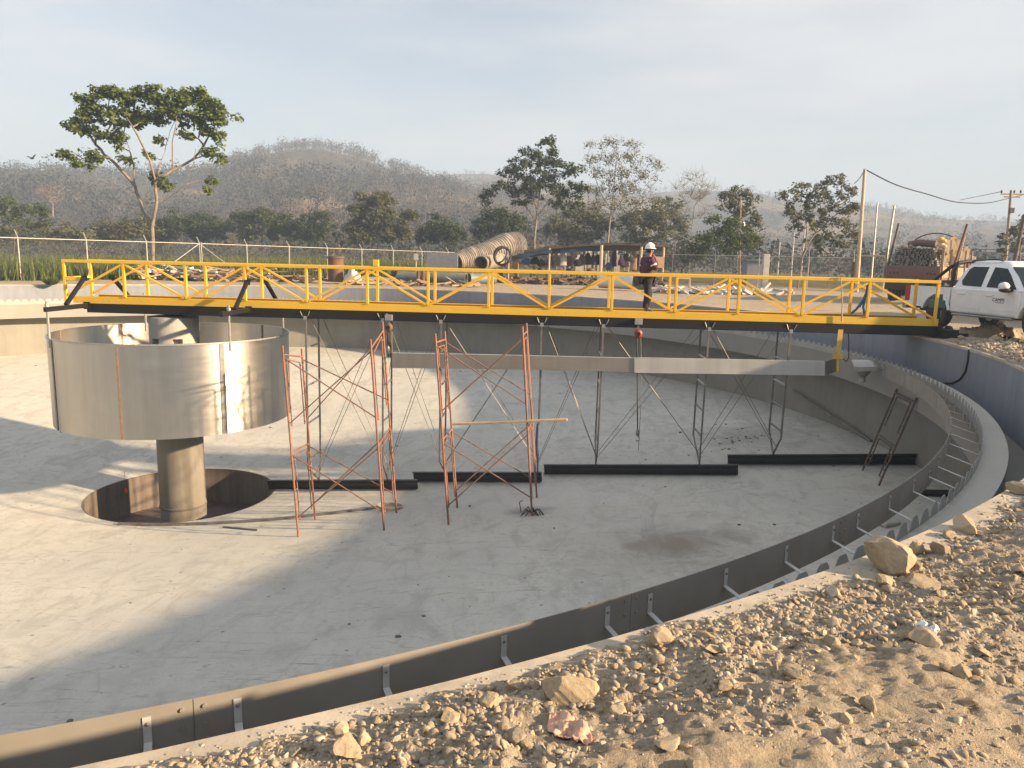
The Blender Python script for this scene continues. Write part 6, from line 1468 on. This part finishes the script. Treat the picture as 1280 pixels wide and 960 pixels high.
tree('pale_bare_tree', 'pale leafless tree with twin trunks on the slope above the fence', (66, 270), 150, [(66, 255)], [(58, 245, 14, 9), (74, 246, 12, 9), (66, 236, 14, 6)], None, MAT['bark'], None, npts=.8, leafn=0, twig=9, clump=1.6, r_tip=.05, seed=60)
# ================================================================ GRASS BEHIND THE FENCE
def grass():
    r = np.random.default_rng(3); n = 42000; i = r.uniform(-2.5, 9, n); back = r.random(n)**1.3*26+.5
    u = (25.54+92.66*i)/(1+.07*i)+r.uniform(-10, 10, n); d = 40*(1+.07*i)+back
    ry = CF[None]+((u-640)/F_PX)[:, None]*CR[None]; p = CAM[None, :2]+d[:, None]*ry[:, :2]
    gz = mound(p[:, 0], p[:, 1]); keep = fbm(p[:, 0]*.14, p[:, 1]*.14, 9, 3) > r.uniform(-.7, .25, n); p, gz = p[keep], gz[keep]; n = len(p)
    h = r.uniform(.55, 1.35, n)*(.75+.5*vnoise(p[:, 0]*.2, p[:, 1]*.2, 4)); a = r.uniform(0, 2*PI, n); w = r.uniform(.02, .05, n); ln = r.normal(0, .28, (n, 2))*h[:, None]
    t = np.stack([np.cos(a)*w, np.sin(a)*w, 0*a], 1); b0 = np.stack([p[:, 0], p[:, 1], gz-.05], 1)
    m = b0+np.stack([ln[:, 0]*.35, ln[:, 1]*.35, h*.6], 1); tp = b0+np.stack([ln[:, 0], ln[:, 1], h], 1)
    V = np.stack([b0-t, b0+t, m+t*.8, m-t*.8, tp], 1).reshape(-1, 3); k = np.arange(n)[:, None]*5
    F = np.concatenate([k+np.array([0, 1, 2]), k+np.array([0, 2, 3]), k+np.array([3, 2, 4])]); o = mesh_np('grass', V, F, MAT['grass']); o['kind'] = 'stuff'
grass()
p_ = P(63, 348, 36.5)
def tuft(p, n, h, lab, seed):
    r = np.random.default_rng(seed); a = r.uniform(0, 2*PI, n); d = np.stack([np.cos(a), np.sin(a)], 1)*(r.random(n)**.6)[:, None]*h*1.1; b = np.array([p[0], p[1], .0])+np.concatenate([d*.35, np.zeros((n, 1))], 1); t = np.stack([-np.sin(a), np.cos(a), 0*a], 1)*.025; tip = b+np.concatenate([d, (h*r.uniform(.5, 1.1, n))[:, None]], 1)
    V = np.stack([b-t, b+t, tip], 1).reshape(-1, 3); tag(mesh_np('grass_tuft', V, np.arange(n*3).reshape(n, 3), MAT['grass']), lab, 'grass tuft')
tuft(p_, 300, .42, 'green tuft of weeds on the far rim near the bridge end', 2)
# ================================================================ HILLS
def crest(u, pts): return np.interp(u, [a for a, _ in pts], [b for _, b in pts])
def hill(name, prof, d0, d1, d2, seed, base=-3.0, amp=.06, na=260, nr=46, lab=None):
    us = np.linspace(prof[0][0], prof[-1][0], na); vv = crest(us, prof); rt = np.concatenate([np.linspace(0, 1, nr*2//3), np.linspace(1.03, 1.9, nr//3)])
    top = np.array([P(u, v, d1) for u, v in zip(us, vv)]); dirs = np.array([ray(u, v) for u, v in zip(us, vv)])[:, :2]
    G = np.zeros((na, len(rt), 3))
    for j, t in enumerate(rt):
        d = d0+(d1-d0)*t if t <= 1 else d1+(d2-d1)*(t-1)/.9
        xy = CAM[:2]+d*dirs; h = (top[:, 2]-base); s = np.sin(min(t, 1)*PI/2)**1.25 if t <= 1 else math.cos(min((t-1)/.9, 1)*PI/2)
        ns = fbm(xy[:, 0]*.011, xy[:, 1]*.011, seed, 5, .55); fade = math.sin(min(t, 1)*PI)**.7 if t < 1 else 0
        z = base+h*s*(1+.45*ns*fade); z = np.minimum(z, base+h*(1.0 if t >= 1 else .25+.75*t+.02)); G[:, j] = np.stack([xy[:, 0], xy[:, 1], z], -1)
    n = len(rt); i = np.arange(na*n).reshape(na, n); F = np.stack([i[:-1, :-1], i[1:, :-1], i[1:, 1:], i[:-1, 1:]], -1).reshape(-1, 4)
    struct(mesh_np(name, G.reshape(-1, 3), F, MAT['hill'], smooth=True)); return G
main_prof = [(-420, 240), (-250, 228), (-120, 220), (-40, 221), (10, 220), (60, 214), (110, 219), (150, 227), (210, 228), (255, 223), (285, 212), (325, 195), (360, 187), (400, 186), (435, 194), (480, 208), (520, 222), (545, 232), (570, 239), (620, 246), (700, 262), (800, 285)]
back_prof = [(380, 250), (470, 235), (540, 222), (575, 219), (605, 219), (640, 222), (700, 232), (780, 242), (860, 240), (930, 240), (985, 250), (1060, 256), (1100, 259), (1150, 270), (1200, 276), (1250, 277), (1330, 282), (1430, 292), (1560, 305)]
mid_prof = [(700, 322), (800, 316), (900, 308), (1000, 304), (1080, 304), (1180, 308), (1280, 314), (1420, 320), (1540, 326)]
G1 = hill('hill', main_prof, 165, 470, 760, 41)
G2 = hill('hill', back_prof, 330, 780, 1150, 57)
G3 = hill('hill', mid_prof, 200, 420, 640, 63)
# dry woodland on the slopes: reads as one mass
def woodland(G, n, seed, tmax, hmin, hmax, leaf, faces, pal, name, urange=(0, 1), crest_extra=0):
    r = np.random.default_rng(seed); na, nr, _ = G.shape; Vs, Fs, Cs, b = [], [], [], 0
    ii = r.uniform(urange[0]*(na-2), urange[1]*(na-2), n); jj = r.uniform(.5, tmax*(nr*2/3-1), n)
    if crest_extra:
        jj = np.concatenate([jj, np.full(crest_extra, nr*2//3-1.6)+r.normal(0, .5, crest_extra)]); ii = np.concatenate([ii, r.uniform(urange[0]*(na-2), urange[1]*(na-2), crest_extra)])
    i0, j0 = ii.astype(int), jj.astype(int); f, g = (ii-i0)[:, None], (jj-j0)[:, None]
    p = G[i0, j0]*(1-f)*(1-g)+G[i0+1, j0]*f*(1-g)+G[i0, j0+1]*(1-f)*g+G[i0+1, j0+1]*f*g
    den = fbm(p[:, 0]*.02, p[:, 1]*.02, seed, 4); keep = den+1.1*fbm(p[:, 0]*.008, p[:, 1]*.008, seed+21, 3)+(.38 if seed == 71 else .10) > r.uniform(-.75, .1, len(p)); p = p[keep]; n = len(p)
    h = (hmin+(hmax-hmin)*r.random(n)**2.6)*np.clip(1+.5*fbm(p[:, 0]*.03, p[:, 1]*.03, seed+3, 3), .6, 1.5); w = h*r.uniform(.32, .55, n); C = np.array(pal)[r.choice(len(pal), n, p=np.array([.42, .24, .16, .10, .08]))]*r.uniform(.75, 1.25, n)[:, None]
    C = C*np.clip(1+.95*fbm(p[:, 0]*.016, p[:, 1]*.016, seed+5, 4, .6), .45, 1.7)[:, None]*np.array([1, 1, 1])+np.array([.05, .022, .008])*np.clip(1.6*fbm(p[:, 0]*.007, p[:, 1]*.007, seed+9, 3), 0, 1)[:, None]
    K = faces; d = r.normal(size=(n, K, 3)); d /= np.linalg.norm(d, axis=2)[..., None]; rr_ = r.random((n, K, 1))**.4
    cen = p[:, None]+np.array([0, 0, 1])*h[:, None, None]*.62+d*rr_*np.stack([w, w, h*.42], -1)[:, None]
    nn = d+np.array([0, 0, .25])+r.normal(0, .3, d.shape); nn /= np.linalg.norm(nn, axis=2)[..., None]; t = np.cross(nn, r.normal(size=d.shape)); t /= np.linalg.norm(t, axis=2)[..., None]; bb = np.cross(nn, t)
    s = (leaf*h[:, None]*r.uniform(.6, 1.4, (n, K)))[..., None]
    V = np.stack([cen-t*s, cen-bb*s*.6, cen+t*s, cen+bb*s*.6], 2).reshape(-1, 3); Fq = np.arange(len(V)).reshape(-1, 4); Cc = np.repeat(np.repeat(C, K, 0), 4, 0)
    # pale trunks
    tw = np.stack([CR[0]*h*.022, CR[1]*h*.022, 0*h], -1)[:, None]; q = np.concatenate([p[:, None]-tw, p[:, None]+tw, p[:, None]+tw*.6+np.stack([0*h, 0*h, h*.75], -1)[:, None], p[:, None]-tw*.6+np.stack([0*h, 0*h, h*.75], -1)[:, None]], 1).reshape(-1, 3)
    V2 = np.concatenate([V, q]); F2 = np.concatenate([Fq, np.arange(len(q)).reshape(-1, 4)+len(V)]); C2 = np.concatenate([Cc, np.repeat(np.tile([.15, .13, .11], (n, 1)), 4, 0)])
    o = mesh_np(name, V2, F2, MAT['wood_far'], col=C2); o['kind'] = 'stuff'
PAL = [(.046, .045, .038), (.058, .054, .045), (.040, .041, .032), (.026, .036, .021), (.080, .068, .054)]
PAL2 = [(.045, .048, .03), (.058, .052, .038), (.03, .04, .02), (.028, .037, .018), (.072, .062, .045)]
woodland(G1, 7000, 71, 1.0, 3.6, 10.0, .055, 46, PAL, 'dry_woodland', crest_extra=260)
woodland(G2, 2600, 72, 1.0, 3.2, 8.0, .062, 36, PAL, 'dry_woodland', crest_extra=60)
woodland(G3, 1200, 73, 1.0, 3.6, 8.5, .06, 46, PAL2, 'dry_woodland')
# scrub on the plain between the fence and the hills
def scrub():
    r = np.random.default_rng(15); n = 620; u = r.uniform(-120, 1400, n); d = r.uniform(108, 200, n); P0 = np.array([P(a, 330, b) for a, b in zip(u, d)]); P0[:, 2] = mound(P0[:, 0], P0[:, 1])-np.clip((np.hypot(P0[:, 0], P0[:, 1])-70)/400, 0, 1)*3
    h = r.uniform(2.5, 7.0, n); K = 60; dd = r.normal(size=(n, K, 3)); dd /= np.linalg.norm(dd, axis=2)[..., None]; w = h*r.uniform(.35, .6, n)
    cen = P0[:, None]+np.array([0, 0, 1])*h[:, None, None]*.5+dd*(r.random((n, K, 1))**.4)*np.stack([w, w, h*.5], -1)[:, None]
    nn = dd+r.normal(0, .6, dd.shape); nn /= np.linalg.norm(nn, axis=2)[..., None]; t = np.cross(nn, r.normal(size=dd.shape)); t /= np.linalg.norm(t, axis=2)[..., None]; bb = np.cross(nn, t); s = (.065*h[:, None]*r.uniform(.6, 1.4, (n, K)))[..., None]
    V = np.stack([cen-t*s, cen-bb*s*.6, cen+t*s, cen+bb*s*.6], 2).reshape(-1, 3); C = np.array(PAL2)[r.integers(0, 5, n)]*r.uniform(.7, 1.2, n)[:, None]
    o = mesh_np('scrub', V, np.arange(len(V)).reshape(-1, 4), MAT['wood_far'], col=np.repeat(np.repeat(C, K, 0), 4, 0)); o['kind'] = 'stuff'
scrub()
SUN_E, SUN_C = 5.0, (1.0, .73, .45)
SKY_S, SKY_DUST = .051, 1.5
CLOUD0, CLOUD1, CLOUD_C = .38, .85, (5.1, 5.02, 5.05)
HAZE_D, HAZE_C, HAZE_TOP = .0012, (.49, .645, .89), 104
EXPO = 1.82
# ================================================================ AIR AND LIGHT
SUN_AZ, SUN_EL = 12.0, 19.0     # degrees from +X towards -Y, and above the horizon
a, e = math.radians(SUN_AZ), math.radians(SUN_EL)
sd = Vector((math.cos(a)*math.cos(e), -math.sin(a)*math.cos(e), math.sin(e)))
sl_ = bpy.data.lights.new('sun', 'SUN'); sl_.energy = SUN_E; sl_.angle = math.radians(1.4); sl_.color = SUN_C
so = bpy.data.objects.new('sun', sl_); COL.objects.link(so); so.rotation_euler = sd.to_track_quat('Z', 'Y').to_euler(); so.location = (40, -10, 30)
w = bpy.data.worlds.new('World'); SC.world = w; w.use_nodes = True; nt = w.node_tree; bg = nt.nodes['Background']
sky = nt.nodes.new('ShaderNodeTexSky'); sky.sky_type = 'NISHITA'; sky.sun_disc = False; sky.sun_elevation = e; sky.sun_rotation = math.radians(90+SUN_AZ)
sky.altitude = 100; sky.air_density = 1.0; sky.dust_density = SKY_DUST; sky.ozone_density = 1.0
# thin high cloud: pale streaks mixed over the clear sky
tc = nt.nodes.new('ShaderNodeTexCoord'); mp = nt.nodes.new('ShaderNodeMapping'); mp.inputs['Scale'].default_value = (1.2, 2.2, 6.0); mp.inputs['Rotation'].default_value = (.1, .25, .5)
nz = nt.nodes.new('ShaderNodeTexNoise'); nz.inputs['Scale'].default_value = 1.1; nz.inputs['Detail'].default_value = 7; nz.inputs['Roughness'].default_value = .55
rp = nt.nodes.new('ShaderNodeValToRGB'); rp.color_ramp.elements[0].position = .40; rp.color_ramp.elements[0].color = (CLOUD0,)*3+(1,); rp.color_ramp.elements[1].position = .62; rp.color_ramp.elements[1].color = (CLOUD1,)*3+(1,)
mx = nt.nodes.new('ShaderNodeMix'); mx.data_type = 'RGBA'; mx.inputs[7].default_value = (*CLOUD_C, 1)
nt.links.new(tc.outputs['Generated'], mp.inputs['Vector']); nt.links.new(mp.outputs['Vector'], nz.inputs['Vector']); nt.links.new(nz.outputs['Fac'], rp.inputs['Fac'])
nt.links.new(rp.outputs['Color'], mx.inputs[0]); nt.links.new(sky.outputs['Color'], mx.inputs[6]); nt.links.new(mx.outputs[2], bg.inputs['Color'])
bg.inputs['Strength'].default_value = SKY_S
hz = obj('haze', MB().box((0, 0, (-8+HAZE_TOP)/2), (2800, 2800, 8+HAZE_TOP)), None); hz['kind'] = 'stuff'
hm = bpy.data.materials.new('haze'); hm.use_nodes = True; ht = hm.node_tree; ht.nodes.clear()
ho = ht.nodes.new('ShaderNodeOutputMaterial'); hv = ht.nodes.new('ShaderNodeVolumePrincipled'); hv.inputs['Density'].default_value = HAZE_D; hv.inputs['Color'].default_value = (*HAZE_C, 1); hv.inputs['Anisotropy'].default_value = 0.0
ht.links.new(hv.outputs[0], ho.inputs['Volume']); hz.data.materials.append(hm)
SC.view_settings.view_transform = 'Standard'; SC.view_settings.look = 'None'; SC.view_settings.exposure = EXPO; SC.view_settings.gamma = 1.0; SC.view_settings.use_curve_mapping = False
cy = SC.cycles
cy.max_bounces = 6; cy.diffuse_bounces = 3; cy.glossy_bounces = 3; cy.transmission_bounces = 2; cy.transparent_max_bounces = 8; cy.volume_bounces = 0
cy.use_adaptive_sampling = True; cy.adaptive_threshold = .015; cy.use_denoising = True
cy.sample_clamp_indirect = 6; cy.caustics_reflective = False; cy.caustics_refractive = False
